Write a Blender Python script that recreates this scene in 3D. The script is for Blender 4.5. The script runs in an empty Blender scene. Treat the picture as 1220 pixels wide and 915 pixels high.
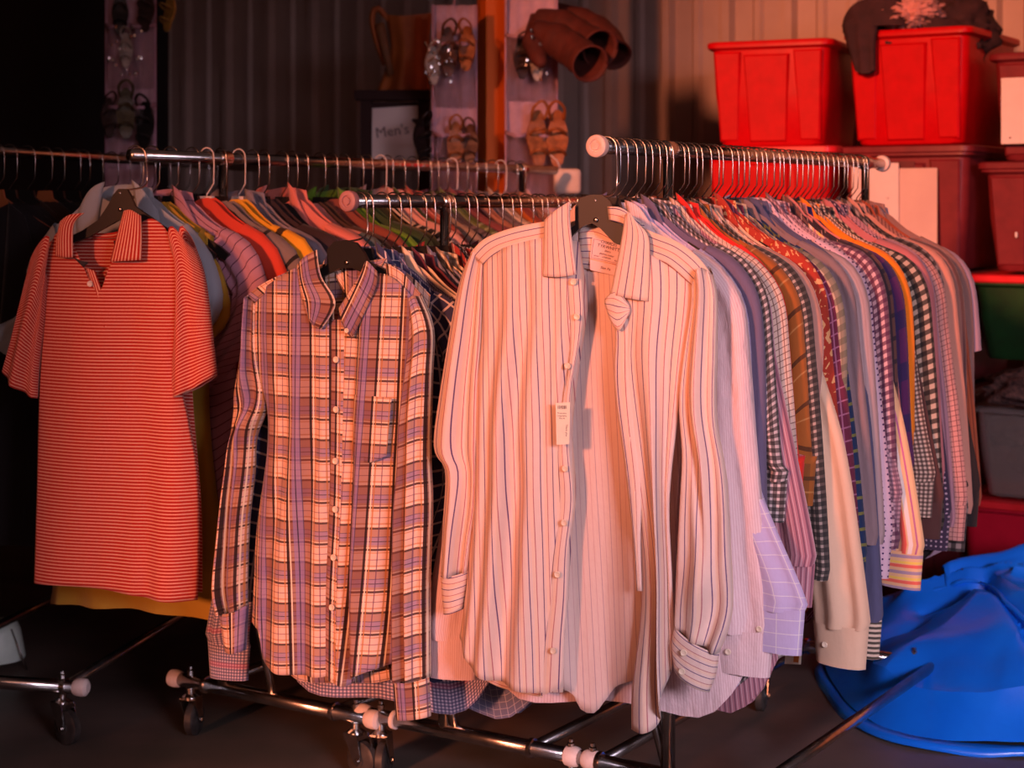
import bpy, bmesh, math, random
from mathutils import Vector, Matrix, noise
R = math.radians
rnd = random.Random(7)
S = bpy.context.scene
C = S.collection
# ------------------------------------------------------------------ camera
cam = bpy.data.cameras.new('camera'); camo = bpy.data.objects.new('camera', cam); C.objects.link(camo)
CZ, F, HX, HY = 1.14, 2000.0, 610.0, 247.0
camo.location = (0, 0, CZ); camo.rotation_euler = (R(90), 0, 0)
cam.sensor_fit = 'HORIZONTAL'; cam.sensor_width = 36.0; cam.lens = 36.0*F/1220.0
cam.shift_y = -(457.5-HY)/1220.0
cam.clip_start = .05; cam.clip_end = 60
cam.dof.use_dof = True; cam.dof.focus_distance = 2.85; cam.dof.aperture_fstop = 5.0
S.camera = camo
# ------------------------------------------------------------------ world, light, exposure
w = bpy.data.worlds.new('world'); S.world = w; w.use_nodes = True
bg = w.node_tree.nodes['Background']; bg.inputs[0].default_value = (.60, .30, .26, 1); bg.inputs[1].default_value = .075
def sun(col, e, direction, ang):
    l = bpy.data.lights.new('sun', 'SUN'); l.color = col; l.energy = e; l.angle = R(ang)
    o = bpy.data.objects.new('sun', l); C.objects.link(o); o.rotation_euler = Vector(direction).to_track_quat('-Z', 'Y').to_euler(); o.location = (-2, -4, 4)
def area(name, loc, target, sx, sy, col, e, spread=180):
    l = bpy.data.lights.new(name, 'AREA'); l.shape = 'RECTANGLE'; l.size = sx; l.size_y = sy; l.color = col; l.energy = e
    o = bpy.data.objects.new(name, l); C.objects.link(o); o.location = loc
    o.rotation_euler = (Vector(target)-Vector(loc)).to_track_quat('-Z', 'Y').to_euler(); l.spread = R(spread)
sun((1, .29, .145), 3.9, (.46, .88, -.215), 5)
area('open_door_daylight', (1.6, -1.0, 1.6), (.85, 3.1, .0), 1.2, .6, (.90, .74, .94), 16, 56)
area('awning_glow', (.2, -1.0, 2.7), (.2, 3.2, 1.0), 2.6, 1.0, (1, .40, .28), 17)
S.view_settings.view_transform = 'Standard'; S.view_settings.look = 'None'
S.view_settings.exposure = 0; S.view_settings.gamma = 1; S.view_settings.use_curve_mapping = False

# ------------------------------------------------------------------ helpers
def srgb(r, g, b):
    f = lambda c: (c/255/12.92) if c/255 <= .04045 else ((c/255+.055)/1.055)**2.4
    return (f(r), f(g), f(b), 1)
def tag(o, label=None, cat=None, group=None, kind=None):
    if label: o['label'] = label
    if cat: o['category'] = cat
    if group: o['group'] = group
    if kind: o['kind'] = kind
    return o
def empty(name, loc, label, cat, group=None, rz=0):
    o = bpy.data.objects.new(name, None); C.objects.link(o); o.location = loc; o.rotation_euler = (0, 0, rz)
    o.empty_display_size = .05
    return tag(o, label, cat, group)
def mk(name, vs, fs, mat, parent=None, org=(0, 0, 0), uvs=None, smooth=True, solid=0, subd=0):
    me = bpy.data.meshes.new(name)
    me.from_pydata([(v[0]-org[0], v[1]-org[1], v[2]-org[2]) for v in vs], [], fs)
    if uvs:
        uv = me.uv_layers.new(name='UVMap'); idx = [0]*len(me.loops); me.loops.foreach_get('vertex_index', idx)
        flat = []
        for i in idx: flat += uvs[i]
        uv.data.foreach_set('uv', flat)
    if smooth: me.polygons.foreach_set('use_smooth', [True]*len(me.polygons))
    if isinstance(mat, (list, tuple)):
        for m in mat: me.materials.append(m)
    elif mat: me.materials.append(mat)
    me.update()
    o = bpy.data.objects.new(name, me); C.objects.link(o)
    if parent: o.parent = parent
    if solid:
        m = o.modifiers.new('solid', 'SOLIDIFY'); m.thickness = solid; m.offset = -1
    if subd:
        m = o.modifiers.new('sub', 'SUBSURF'); m.levels = m.render_levels = subd
    return o
class MB:
    def __init__(s): s.v = []; s.f = []; s.uv = []
    def add(s, vs, fs, uvs=None):
        n = len(s.v); s.v += [tuple(v) for v in vs]; s.f += [tuple(i+n for i in f) for f in fs]
        s.uv += uvs if uvs else [(v[0], v[2]) for v in vs]
        return s
    def tube(s, pts, r, seg=10, caps=True):
        pts = [Vector(p) for p in pts]; vs = []; fs = []; n = len(pts)
        rr = r if isinstance(r, (list, tuple)) else [r]*n
        up = None
        for i, p in enumerate(pts):
            t = (pts[min(i+1, n-1)]-pts[max(i-1, 0)]).normalized()
            if up is None: up = t.orthogonal().normalized()
            a = (up-t*up.dot(t));  a = a.normalized() if a.length > 1e-6 else t.orthogonal().normalized()
            up = a; b = t.cross(a)
            for k in range(seg):
                th = 2*math.pi*k/seg; vs.append(p+(a*math.cos(th)+b*math.sin(th))*rr[i])
        for i in range(n-1):
            for k in range(seg):
                k2 = (k+1) % seg; fs.append((i*seg+k, i*seg+k2, (i+1)*seg+k2, (i+1)*seg+k))
        if caps:
            fs.append(tuple(reversed(range(seg)))); fs.append(tuple((n-1)*seg+k for k in range(seg)))
        return s.add(vs, fs)
    def box(s, c, size, rz=0, bev=0, M=None):
        hx, hy, hz = [x/2 for x in size]
        if bev:
            bm = bmesh.new(); bmesh.ops.create_cube(bm, size=1)
            bmesh.ops.scale(bm, vec=size, verts=bm.verts); bmesh.ops.bevel(bm, geom=bm.edges[:], offset=bev, segments=2, affect='EDGES', profile=.5)
            vs = [v.co.copy() for v in bm.verts]; bm.verts.index_update(); fs = [tuple(v.index for v in f.verts) for f in bm.faces]; bm.free()
        else:
            vs = [Vector((x, y, z)) for x in (-hx, hx) for y in (-hy, hy) for z in (-hz, hz)]
            fs = [(0, 1, 3, 2), (4, 6, 7, 5), (0, 4, 5, 1), (2, 3, 7, 6), (0, 2, 6, 4), (1, 5, 7, 3)]
        Q = M if M else Matrix.Rotation(rz, 4, 'Z')
        return s.add([Q @ v + Vector(c) if not M else (Q @ v)+Vector(c) for v in vs], fs)
    def lathe(s, prof, M, seg=20):   # prof: (radius, height) revolved about local z, placed by matrix M
        vs = []; fs = []; n = len(prof)
        for r_, h in prof:
            for k in range(seg):
                th = 2*math.pi*k/seg; vs.append(M @ Vector((r_*math.cos(th), r_*math.sin(th), h)))
        for i in range(n-1):
            for k in range(seg):
                k2 = (k+1) % seg; fs.append((i*seg+k, i*seg+k2, (i+1)*seg+k2, (i+1)*seg+k))
        fs.append(tuple(reversed(range(seg)))); fs.append(tuple((n-1)*seg+k for k in range(seg)))
        return s.add(vs, fs)
    def prism(s, poly, y0, y1):      # closed polygon in local x,z extruded along y
        n = len(poly)
        vs = [Vector((p[0], y0, p[1])) for p in poly]+[Vector((p[0], y1, p[1])) for p in poly]
        fs = [tuple(range(n)), tuple(reversed(range(n, 2*n)))]+[(i, i+n, (i+1) % n+n, (i+1) % n) for i in range(n)]
        return s.add(vs, fs)
    def build(s, name, mat, parent=None, org=(0, 0, 0), smooth=False, **k):
        o = mk(name, s.v, s.f, mat, parent, org, s.uv, smooth, **k)
        if not smooth and k.get('auto', True): pass
        return o
def smooth_by_angle(o, a=35):
    me = o.data; bm = bmesh.new(); bm.from_mesh(me)
    for e in bm.edges:
        e.smooth = not (len(e.link_faces) == 2 and e.calc_face_angle(0) > R(a))
    for f in bm.faces: f.smooth = True
    bm.to_mesh(me); bm.free(); return o
def axis(p, d):                       # matrix placing local z along d at p
    q = Vector(d).to_track_quat('Z', 'Y').to_matrix().to_4x4(); q.translation = Vector(p); return q
def spline(pts, n):
    """resample a polyline (Catmull-Rom) to n+1 points, uniform in chord length"""
    if len(pts) == 2:
        return [tuple(a+(b-a)*i/n for a, b in zip(*pts)) for i in range(n+1)]
    out = []; P_ = [pts[0]]+list(pts)+[pts[-1]]
    for i in range(1, len(P_)-2):
        p0, p1, p2, p3 = P_[i-1:i+3]
        for k in range(8):
            t = k/8
            out.append(tuple(.5*((2*b)+(-a+c)*t+(2*a-5*b+4*c-d)*t*t+(-a+3*b-3*c+d)*t**3) for a, b, c, d in zip(p0, p1, p2, p3)))
    out.append(tuple(pts[-1]))
    L = [0]
    for a, b in zip(out, out[1:]): L.append(L[-1]+math.dist(a, b))
    res = []; j = 0
    for i in range(n+1):
        t = L[-1]*i/n
        while j < len(L)-2 and L[j+1] < t: j += 1
        u = (t-L[j])/max(L[j+1]-L[j], 1e-9)
        res.append(tuple(a+(b-a)*u for a, b in zip(out[j], out[j+1])))
    return res
def coons(top, bottom, left, right, nu, nv):
    T = spline(top, nu); B = spline(bottom, nu); L = spline(left, nv); Rr = spline(right, nv)
    g = []
    for j in range(nv+1):
        v = j/nv; row = []
        for i in range(nu+1):
            u = i/nu
            row.append(tuple((1-v)*T[i][k]+v*B[i][k]+(1-u)*L[j][k]+u*Rr[j][k]
                -((1-u)*(1-v)*T[0][k]+u*(1-v)*T[-1][k]+(1-u)*v*B[0][k]+u*v*B[-1][k]) for k in range(2)))
        g.append(row)
    return g
def fold_fn(seed, amp, n=4, lo=2, hi=7, grow=.7):
    r_ = random.Random(seed); ks = [(r_.uniform(lo, hi), r_.uniform(0, 6.3), r_.uniform(-1.6, 1.6), r_.uniform(.4, 1)) for _ in range(n)]
    tot = sum(k[3] for k in ks)
    def f(u, v):
        a = amp*(1-grow+grow*v)
        s_ = sum(w_*math.sin(k*u*6.283*.5+p+q*v*2) for k, p, q, w_ in ks)/tot
        return a*s_*2
    return f

# ------------------------------------------------------------------ materials
def mat(name, col=(.5, .5, .5, 1), rough=.6, metal=0, spec=.4, **k):
    m = bpy.data.materials.new(name); m.use_nodes = True; b = m.node_tree.nodes['Principled BSDF']
    b.inputs['Base Color'].default_value = col; b.inputs['Roughness'].default_value = rough; b.inputs['Metallic'].default_value = metal
    b.inputs['Specular IOR Level'].default_value = spec
    if 'trans' in k: b.inputs['Transmission Weight'].default_value = k['trans']
    if 'coat' in k: b.inputs['Coat Weight'].default_value = k['coat']
    if 'alpha' in k: b.inputs['Alpha'].default_value = k['alpha']
    return m
class NT:
    def __init__(s, m): s.t = m.node_tree; s.b = s.t.nodes['Principled BSDF']
    def n(s, t, **k):
        x = s.t.nodes.new(t)
        for a, v in k.items(): setattr(x, a, v)
        return x
    def set(s, sock, v):
        if hasattr(v, 'is_output') or isinstance(v, bpy.types.NodeSocket): s.t.links.new(v, sock)
        else: sock.default_value = v
    def math(s, op, a, b=0.0, c=0.0):
        x = s.n('ShaderNodeMath', operation=op); s.set(x.inputs[0], a); s.set(x.inputs[1], b); s.set(x.inputs[2], c); return x.outputs[0]
    def mix(s, f, a, b, mode='MIX'):
        x = s.n('ShaderNodeMix', data_type='RGBA', blend_type=mode); s.set(x.inputs[0], f); s.set(x.inputs[6], a); s.set(x.inputs[7], b); return x.outputs[2]
    def bump(s, h, strength, dist):
        x = s.n('ShaderNodeBump'); x.inputs['Strength'].default_value = strength; x.inputs['Distance'].default_value = dist
        s.t.links.new(h, x.inputs['Height']); s.t.links.new(x.outputs[0], s.b.inputs['Normal'])
    def noise(s, vec, scale, detail=3, rough=.5):
        x = s.n('ShaderNodeTexNoise'); x.inputs['Scale'].default_value = scale; x.inputs['Detail'].default_value = detail; x.inputs['Roughness'].default_value = rough
        if vec is not None: s.t.links.new(vec, x.inputs['Vector'])
        return x.outputs['Fac']
def fabric(name, base, stripes=(), dots=None, print_=None, wrinkle=.35, rough=.85):
    """stripes: (axis, period_m, width_fraction, offset, colour, alpha); axis x, y or d (diagonal)"""
    m = mat(name, base, rough, 0, .25); t = NT(m); m.node_tree.nodes['Principled BSDF'].inputs['Sheen Weight'].default_value = .15
    uv = t.n('ShaderNodeUVMap'); sx = t.n('ShaderNodeSeparateXYZ'); t.t.links.new(uv.outputs[0], sx.inputs[0])
    X, Y = sx.outputs[0], sx.outputs[1]; D = None; col = base
    for ax, p, wd, off, c, al in stripes:
        if ax == 'd' and D is None: D = t.math('ADD', X, Y)
        a = {'x': X, 'y': Y, 'd': D}[ax]
        fr = t.math('FRACT', t.math('MULTIPLY_ADD', a, 1/p, off+50))
        k = t.math('MULTIPLY', t.math('LESS_THAN', fr, wd), al)
        col = t.mix(k, col, c)
    if dots:
        p, r_, c = dots
        fx = t.math('SUBTRACT', t.math('FRACT', t.math('MULTIPLY_ADD', X, 1/p, 50.)), .5)
        fy = t.math('SUBTRACT', t.math('FRACT', t.math('MULTIPLY_ADD', Y, 1/p, 50.)), .5)
        dd = t.math('SQRT', t.math('ADD', t.math('MULTIPLY', fx, fx), t.math('MULTIPLY', fy, fy)))
        col = t.mix(t.math('LESS_THAN', dd, r_), col, c)
    if print_:
        sc, th, c = print_
        vo = t.n('ShaderNodeTexVoronoi', feature='DISTANCE_TO_EDGE'); vo.inputs['Scale'].default_value = sc; t.t.links.new(uv.outputs[0], vo.inputs['Vector'])
        nz = t.noise(uv.outputs[0], sc*2.2, 2)
        k = t.math('MULTIPLY', t.math('GREATER_THAN', nz, .53), t.math('GREATER_THAN', vo.outputs[0], th))
        col = t.mix(k, col, c)
    # light yarn variation
    nz = t.noise(uv.outputs[0], 60, 4, .7)
    col = t.mix(t.math('MULTIPLY', nz, .22), col, (.25, .2, .2, 1), 'MULTIPLY') if False else t.mix(.18, col, t.mix(nz, (.55, .55, .55, 1), (1, 1, 1, 1)), 'MULTIPLY')
    t.t.links.new(col, t.b.inputs['Base Color'])
    tc = t.n('ShaderNodeTexCoord'); mp = t.n('ShaderNodeMapping'); mp.inputs['Scale'].default_value = (1, 1, .38); t.t.links.new(tc.outputs['Object'], mp.inputs[0])
    h = t.math('ADD', t.noise(mp.outputs[0], 16, 5, .55), t.math('MULTIPLY', t.noise(mp.outputs[0], 5, 2), 1.5))
    t.bump(h, wrinkle, .02)
    return m
def wood(name, c1, c2, rough=.5, scale=(30, 30, 2)):
    m = mat(name, c1, rough); t = NT(m); tc = t.n('ShaderNodeTexCoord'); mp = t.n('ShaderNodeMapping'); mp.inputs['Scale'].default_value = scale
    t.t.links.new(tc.outputs['Object'], mp.inputs[0]); n = t.noise(mp.outputs[0], 1.5, 6, .6)
    t.t.links.new(t.mix(n, c1, c2), t.b.inputs['Base Color']); t.bump(n, .2, .004); return m
def mottled(name, c1, c2, scale, rough=.6, bump=.1, detail=5, spec=.4, metal=0):
    m = mat(name, c1, rough, metal, spec); t = NT(m); tc = t.n('ShaderNodeTexCoord'); n = t.noise(tc.outputs['Object'], scale, detail, .6)
    r_ = t.n('ShaderNodeMapRange'); r_.inputs[1].default_value = .35; r_.inputs[2].default_value = .65; t.t.links.new(n, r_.inputs[0])
    t.t.links.new(t.mix(r_.outputs[0], c1, c2), t.b.inputs['Base Color']); t.bump(n, bump, .01); return m
CHROME = mottled('chrome_steel', (.62, .60, .58, 1), (.42, .40, .38, 1), 30, .22, .05, metal=1)
HOOK = mat('hook_steel', (.40, .38, .36, 1), .25, 1)
BLACKP = mat('black_plastic', (.012, .011, .011, 1), .38)
WHITEP = mottled('white_plastic', (.80, .72, .68, 1), (.70, .6, .56, 1), 60, .5)
RUBBER = mottled('rubber', (.02, .018, .018, 1), (.05, .045, .04, 1), 40, .5)
WHEEL = mottled('wheel_plastic', (.10, .08, .07, 1), (.05, .04, .04, 1), 40, .4)
BUTTON = mat('pearl_button', (.80, .66, .50, 1), .25)
SALMONCAP = mottled('cap_plastic', (.85, .62, .52, 1), (.7, .5, .42, 1), 50, .4)

# ------------------------------------------------------------------ setting
m = mottled('stained_concrete', (.16, .12, .10, 1), (.08, .065, .055, 1), 2.2, .42, .12, 8)
t = NT(m); tc = t.n('ShaderNodeTexCoord'); old = t.b.inputs['Base Color'].links[0].from_socket
k = t.noise(tc.outputs['Object'], 1.1, 3); r_ = t.n('ShaderNodeMapRange'); r_.inputs[1].default_value = .5; r_.inputs[2].default_value = .75; t.t.links.new(k, r_.inputs[0])
t.t.links.new(t.mix(r_.outputs[0], old, (.07, .09, .07, 1)), t.b.inputs['Base Color'])
FLOORM = m
tag(MB().box((1, 2.5, -.05), (16, 17, .1)).build('floor', FLOORM), kind='structure')
BA = R(57.2); Bd = Vector((math.cos(BA), math.sin(BA), 0)); Ud = Vector((math.sin(BA), -math.cos(BA), 0))
# back wall: perpendicular to the rack bars, made of ribbed steel sheets
WALLM = mottled('painted_steel_sheet', (.42, .30, .25, 1), (.35, .25, .21, 1), 3, .5, .03)
WALLD = mottled('dark_backing', (.03, .02, .02, 1), (.02, .015, .015, 1), 3, .8)
wc = 5.35; wo = Bd*wc
wb = MB().box((0, .06, 1.6), (12, .04, 3.2)).build('wall_back', WALLD, smooth=False); wb.location = wo; wb.rotation_euler = (0, 0, BA-R(90)); tag(wb, kind='structure')
def sheet(W=.94, H=3.2):
    prof = []; x = 0; n = 8; p = W/n
    for i in range(n):
        x0 = i*p; hgt = .028 if i % 2 == 0 else .012; wd = .028 if i % 2 == 0 else .02
        prof += [(x0, 0), (x0+.012, -hgt), (x0+.012+wd, -hgt), (x0+.024+wd, 0)]
    prof.append((W+.006, 0))
    vs = [(a, b, 0) for a, b in prof]+[(a, b, H) for a, b in prof]; n = len(prof)
    return vs, [(i, i+1, n+i+1, n+i) for i in range(n-1)]
sv, sf = sheet(); sheet_me = None
for i in range(-6, 5):
    if sheet_me is None:
        o = mk('wall_panel', sv, sf, WALLM, wb, smooth=False, solid=.002); sheet_me = o.data
    else:
        o = bpy.data.objects.new('wall_panel', sheet_me); C.objects.link(o); o.parent = wb; mm = o.modifiers.new('s', 'SOLIDIFY'); mm.thickness = .002
    o.location = (i*.94, .028, 0)
# left wall, dark
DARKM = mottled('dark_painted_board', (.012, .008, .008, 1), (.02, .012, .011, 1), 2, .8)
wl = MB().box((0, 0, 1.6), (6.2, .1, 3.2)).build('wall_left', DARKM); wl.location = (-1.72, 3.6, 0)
pL = Bd*wc - Ud*5.3   # corner with the back wall
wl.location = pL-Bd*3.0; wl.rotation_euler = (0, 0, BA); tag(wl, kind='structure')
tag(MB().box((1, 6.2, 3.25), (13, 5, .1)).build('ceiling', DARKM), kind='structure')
# unseen walls added behind the camera to block the sun at left and below
tag(MB().box((-10.10, -3, 3.2), (12.0, .12, 6.4)).build('wall_shade_left', DARKM), kind='structure')
tag(MB().box((3.8, -3.4, 1.08), (14, .12, 2.16)).build('wall_shade_low', DARKM), kind='structure')

# ------------------------------------------------------------------ plane helper
class Plane:
    """vertical garment plane through O, turned by yaw; d = distance towards the camera side"""
    def __init__(s, O, yaw):
        s.O = Vector(O); s.U = Vector((math.cos(yaw), -math.sin(yaw), 0)); s.N = Vector((-math.sin(yaw), -math.cos(yaw), 0))
    def ray(s, px, py):               # -> (s, z) on the plane
        a = (px-HX)/F; dirn = Vector((a, 1, -(py-HY)/F)); k = (s.O-Vector((0, 0, CZ))).dot(s.N)/dirn.dot(s.N)
        p = Vector((0, 0, CZ))+dirn*k
        return ((p-s.O).dot(s.U), p.z-s.O.z)
    def at(s, q, d=0): return s.O+s.U*q[0]+s.N*d+Vector((0, 0, q[1]))
    def px(s, pts): return [s.ray(*p) for p in pts]
def patch(name, pl, top, bottom, left, right, mat_, parent, org, nu=20, nv=30, d0=0, bulge=0, folds=None, tube=0, uvk=(1, 1, 0, 0), uvp=0, thick=.0012, px=True, closed_r=None, extra=None):
    """Coons patch between four edges in the garment plane. tube>0: closed sleeve/body of that half thickness"""
    cv = pl.px if px else (lambda a: a)
    g = coons(cv(top), cv(bottom), cv(left), cv(right), nu, nv)
    W = sum(math.dist(r_[0], r_[-1]) for r_ in g)/len(g); L = sum(math.dist(g[j][nu//2], g[j+1][nu//2]) for j in range(nv))
    gx, gy, ox, oy = uvk
    vs = []; uv = []; fs = []
    def prof(u, v):
        f = folds(u, v) if folds else 0
        if extra: f += extra(u, v)
        return f
    for j, row in enumerate(g):
        v = j/nv
        for i, q in enumerate(row):
            u = i/nu
            if tube:
                e = math.sqrt(max(0, 1-(2*u-1)**2)); d = d0+tube*e+prof(u, v)*(e**.5)
            else: d = d0+bulge*math.sin(math.pi*u)**.7+prof(u, v)
            vs.append(pl.at(q, d)); uv.append(((u-.5)*W*gx+ox, -v*L*gy+oy) if not uvp else (q[0]+q[1]*(uvp-1)+ox, q[1]+oy))
    n = nu+1
    for j in range(nv):
        for i in range(nu): fs.append((j*n+i, j*n+i+1, (j+1)*n+i+1, (j+1)*n+i))
    if tube:
        b0 = len(vs); idx = {}
        for j, row in enumerate(g):
            v = j/nv
            for i in range(1, nu):
                u = i/nu; e = math.sqrt(max(0, 1-(2*u-1)**2)); idx[(j, i)] = len(vs)
                vs.append(pl.at(row[i], d0-tube*e+prof(1-u, v)*.4*e)); uv.append(((u-.5)*W*gx+ox, -v*L*gy+oy))
            idx[(j, 0)] = j*n; idx[(j, nu)] = j*n+nu
        for j in range(nv):
            for i in range(nu): fs.append((idx[(j, i)], idx[(j+1, i)], idx[(j+1, i+1)], idx[(j, i+1)]))
    # faces run (left, right, down): flip so the normal looks to the camera
    fs = [tuple(reversed(f)) for f in fs]
    return mk(name, vs, fs, mat_, parent, org, uv, True, solid=0 if tube and False else thick)
def button(pl, p, d, parent, org, r=.0055, mat_=None):
    q = pl.ray(*p); M = axis(pl.at(q, d), pl.N)
    o = MB().lathe([(r*.6, 0), (r, .0004), (r, .0018), (r*.82, .0024), (r*.7, .0016), (r*.2, .0016)], M, 14).build('button', mat_ or BUTTON, parent, org, smooth=True)
    return o
def stitches_tag(): pass

# ------------------------------------------------------------------ hangers
def hanger_shape(lean=.018, neck=-.085, span=.180, big=False):
    """local frame: origin on the bar, x across, z up. returns (body verts/faces, hook points)"""
    h = neck; b = .016 if not big else .030
    top = [(-b, h), (-b*1.25, h-.018), (-.05, h-.038), (-.11, h-.072), (-span+.02, h-.102), (-span, h-.118)]
    bot = [(-span+.01, h-.130), (-.12, h-.100), (-.07, h-.076), (-.03, h-.056)]
    poly = top+bot+[(-x, z) for x, z in reversed(bot)]+[(-x, z) for x, z in reversed(top)]
    hk = [(0, h-.012), (0, h+.004), (lean*.55, h+.016), (lean, h+.027), (lean+.001, -.02)]
    rr = .0185
    for a in range(0, 200, 20):
        hk.append((lean-rr+rr*math.cos(R(a)), -.002+rr*math.sin(R(a))))
    return poly, hk
def hang_mesh():
    poly, hk = hanger_shape()
    b = MB().prism(poly, -.0045, .0045); h = MB().tube([(x, 0, z) for x, z in hk], .0014, 6)
    return b, h
_b, _h = hang_mesh(); HB = None
def make_hanger(loc, yaw, label, group, mat_b=None, mat_h=None, proto={}):
    key = (mat_b or BLACKP).name+(mat_h or HOOK).name
    root = empty('clothes_hanger', loc, label, 'hanger', group, -yaw)
    if key not in proto:
        a = mk('hanger_body', _b.v, _b.f, mat_b or BLACKP, root, smooth=False); c = mk('hook', _h.v, _h.f, mat_h or HOOK, root)
        proto[key] = (a, c)
    else:
        for o in proto[key]:
            n = o.copy(); C.objects.link(n); n.parent = root
    return root

# ------------------------------------------------------------------ racks
def rack(name, P0, length, yaw_dir, z, label, caps=True, upr=(.12, None), cross=None, rails=(-.25, .25), base=True, capmat=None, braces=(), span=(-.28, .28), span2=None, lift=0, rz_=.155, bar_r=.0125):
    """P0 = near end of the hanging bar. yaw_dir = unit vector of the bar"""
    D = Vector(yaw_dir).normalized(); X = Vector((D.y, -D.x, 0)); P0 = Vector((P0[0], P0[1], z)); org = Vector((P0.x, P0.y, 0))
    root = empty('garment_rack', org, label, 'clothes rack')
    MB().tube([P0, P0+D*length], bar_r, 14).build('hanging_bar', CHROME, root, org, smooth=True)
    if caps:
        for p, d in ((P0, -D), (P0+D*length, D)):
            smooth_by_angle(MB().lathe([(.0135, -.012), (.0185, -.009), (.0195, .0), (.0185, .004), (.0155, .006), (.0105, .006), (.0095, .003), (.0075, .003), (.0065, .006), (.002, .006)], axis(p, d), 24).build('end_cap', capmat or SALMONCAP, root, org))
    for t_ in (upr[0], upr[1] if upr[1] is not None else length-upr[0]):
        q = P0+D*t_; qb = Vector((q.x, q.y, rz_))
        MB().tube([q+Vector((0, 0, -.012)), qb+Vector((0, 0, .5))], .0095, 12).build('upright', CHROME, root, org, smooth=True)
        MB().tube([qb+Vector((0, 0, .52)), qb], .013, 12).build('lower_post', CHROME, root, org, smooth=True)
        smooth_by_angle(MB().lathe([(.0145, -.018), (.0165, -.016), (.0165, .014), (.0145, .018)], axis(q, D), 14).build('bar_clamp', CHROME, root, org))
        # cross rail
        a, b = span if (t_ == upr[0] or not span2) else span2; ca = qb+X*a; cb = qb+X*b
        MB().tube([ca, cb], .0145, 14).build('cross_rail', CHROME, root, org, smooth=True)
        for p, d, sgn in ((ca, -X, 1), (cb, X, -1)):
            sg = smooth_by_angle(MB().lathe([(.014, -.018), (.018, -.012), (.0195, 0), (.018, .010), (.011, .015)], axis(p, d), 18).build('rail_cap', WHITEP, root, org))
            caster(p+X*sgn*.045, root, org, rnd.uniform(-1, 1) if t_ != upr[0] else (.6 if sgn > 0 else -.3), rz_)
        if base:
            for u in [q_ for q_ in rails if not (span2 and t_ != upr[0] and q_ > 0)]:
                smooth_by_angle(MB().lathe([(.0155, -.005), (.0185, -.004), (.0185, .004), (.0155, .005)], axis(qb+X*u, X), 14).build('rail_collar', WHITEP if (name == 'r2' and u < 0) else CHROME, root, org))
    if base:
        t0 = upr[0]; t1 = upr[1] if upr[1] is not None else length-upr[0]
        for u in rails:
            a = P0+D*t0+X*u; b = P0+D*t1+X*u; a.z = b.z = rz_; b.z += lift if u > 0 else 0
            if lift and u > 0: MB().tube([b, b-X*u], .011, 12).build('corner_tube', CHROME, root, org, smooth=True)
            MB().tube([a, b], .011, 12).build('base_rail', CHROME, root, org, smooth=True)
    for (u0, z0, u1, z1) in braces:
        q = P0+D*upr[0]; a = q+X*u0; b = q+X*u1; a.z = z0; b.z = z1
        MB().tube([a, b], .0085, 10).build('brace', CHROME, root, org, smooth=True)
    return root
def caster(p, root, org, turn, zr):
    """fork hangs from the rail at p; wheel touches the floor"""
    r_ = .036; cz = r_; off = Vector((math.cos(turn*2.2), math.sin(turn*2.2), 0))*.018; ax = Vector((-off.y, off.x, 0)).normalized(); p = Vector(p)
    bo_ = MB(); bo_.lathe([(.007, 0), (.007, .014), (.0045, .016), (.0045, .022)], axis(p+Vector((0, 0, .010)), (0, 0, 1)), 8)
    bo_.build('bolt', CHROME, root, org)
    f = MB(); f.lathe([(.010, 0), (.010, .012), (.019, .018), (.019, .024)], axis(p+Vector((0, 0, -.0125)), (0, 0, -1)), 16)
    top = p.z-.034; hub = Vector((p.x+off.x, p.y+off.y, cz)); d = off.normalized()
    for s_ in (-1, 1):
        o_ = ax*s_*.0155; th = ax*s_*.0022
        c = Vector((p.x, p.y, top))
        A = [c-d*.019, c+d*.019, hub+d*.010+Vector((0, 0, .004)), hub+Vector((0, 0, -.010)), hub-d*.010+Vector((0, 0, .0))]
        vs = [a+o_ for a in A]+[a+o_+th for a in A]; n = 5
        f.add(vs, [tuple(range(n)), tuple(reversed(range(n, 2*n)))]+[(i, i+n, (i+1) % n+n, (i+1) % n) for i in range(n)])
    f.box((p.x, p.y, top), (.036, .036, .004), rz=math.atan2(d.y, d.x))
    f.tube([hub-ax*.021, hub+ax*.021], .0055, 10)
    fo = smooth_by_angle(f.build('caster', CHROME, root, org))
    wv = MB().lathe([(.030, -.011), (r_, -.007), (r_, .007), (.030, .011), (.028, .009), (.012, .009), (.010, .012)], axis(hub, ax), 26)
    wv.lathe([(.012, -.013), (.012, -.008)], axis(hub, ax), 12)
    smooth_by_angle(wv.build('wheel', RUBBER, fo, org))

RZ = 1.2415
R1 = Vector((.1405, 2.782, 0)); R2 = Vector((-.2932, 3.008, 0)); R3 = Vector((-.758, 3.333, 0)); R4 = Vector((-1.19, 3.42, 0))
D4 = Vector((.208, 1.0, 0)).normalized()
rack('r1', R1, 1.33, Bd, 1.2415, 'chrome rolling rack at right with a round pink bar cap above the striped shirt', upr=(.255, 1.22), rails=(-.14, .16), span=(-.20, .33), span2=(-.33, .16), lift=0, rz_=.125,
     braces=((.0, .125, -.09, .42),))
rack('r2', R2, 1.25, Bd, 1.151, 'low chrome rack in the middle, its capped bar above the brown plaid shirt', upr=(.30, 1.15), rails=(-.12, .20), span=(-.20, .33), rz_=.125, capmat=mottled('rose_cap', (.45, .22, .22, 1), (.35, .18, .18, 1), 40, .5),
     braces=((.03, .125, -.07, .42),))
rack('r3', R3, 1.62, Bd, 1.2435, 'chrome rack at left holding polos and knit tops, behind the red polo', upr=(.27, 1.45), caps=False, rails=(-.05, .3), span=(-.14, .40), rz_=.12,
     braces=((.14, .12, .06, .40),))
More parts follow.
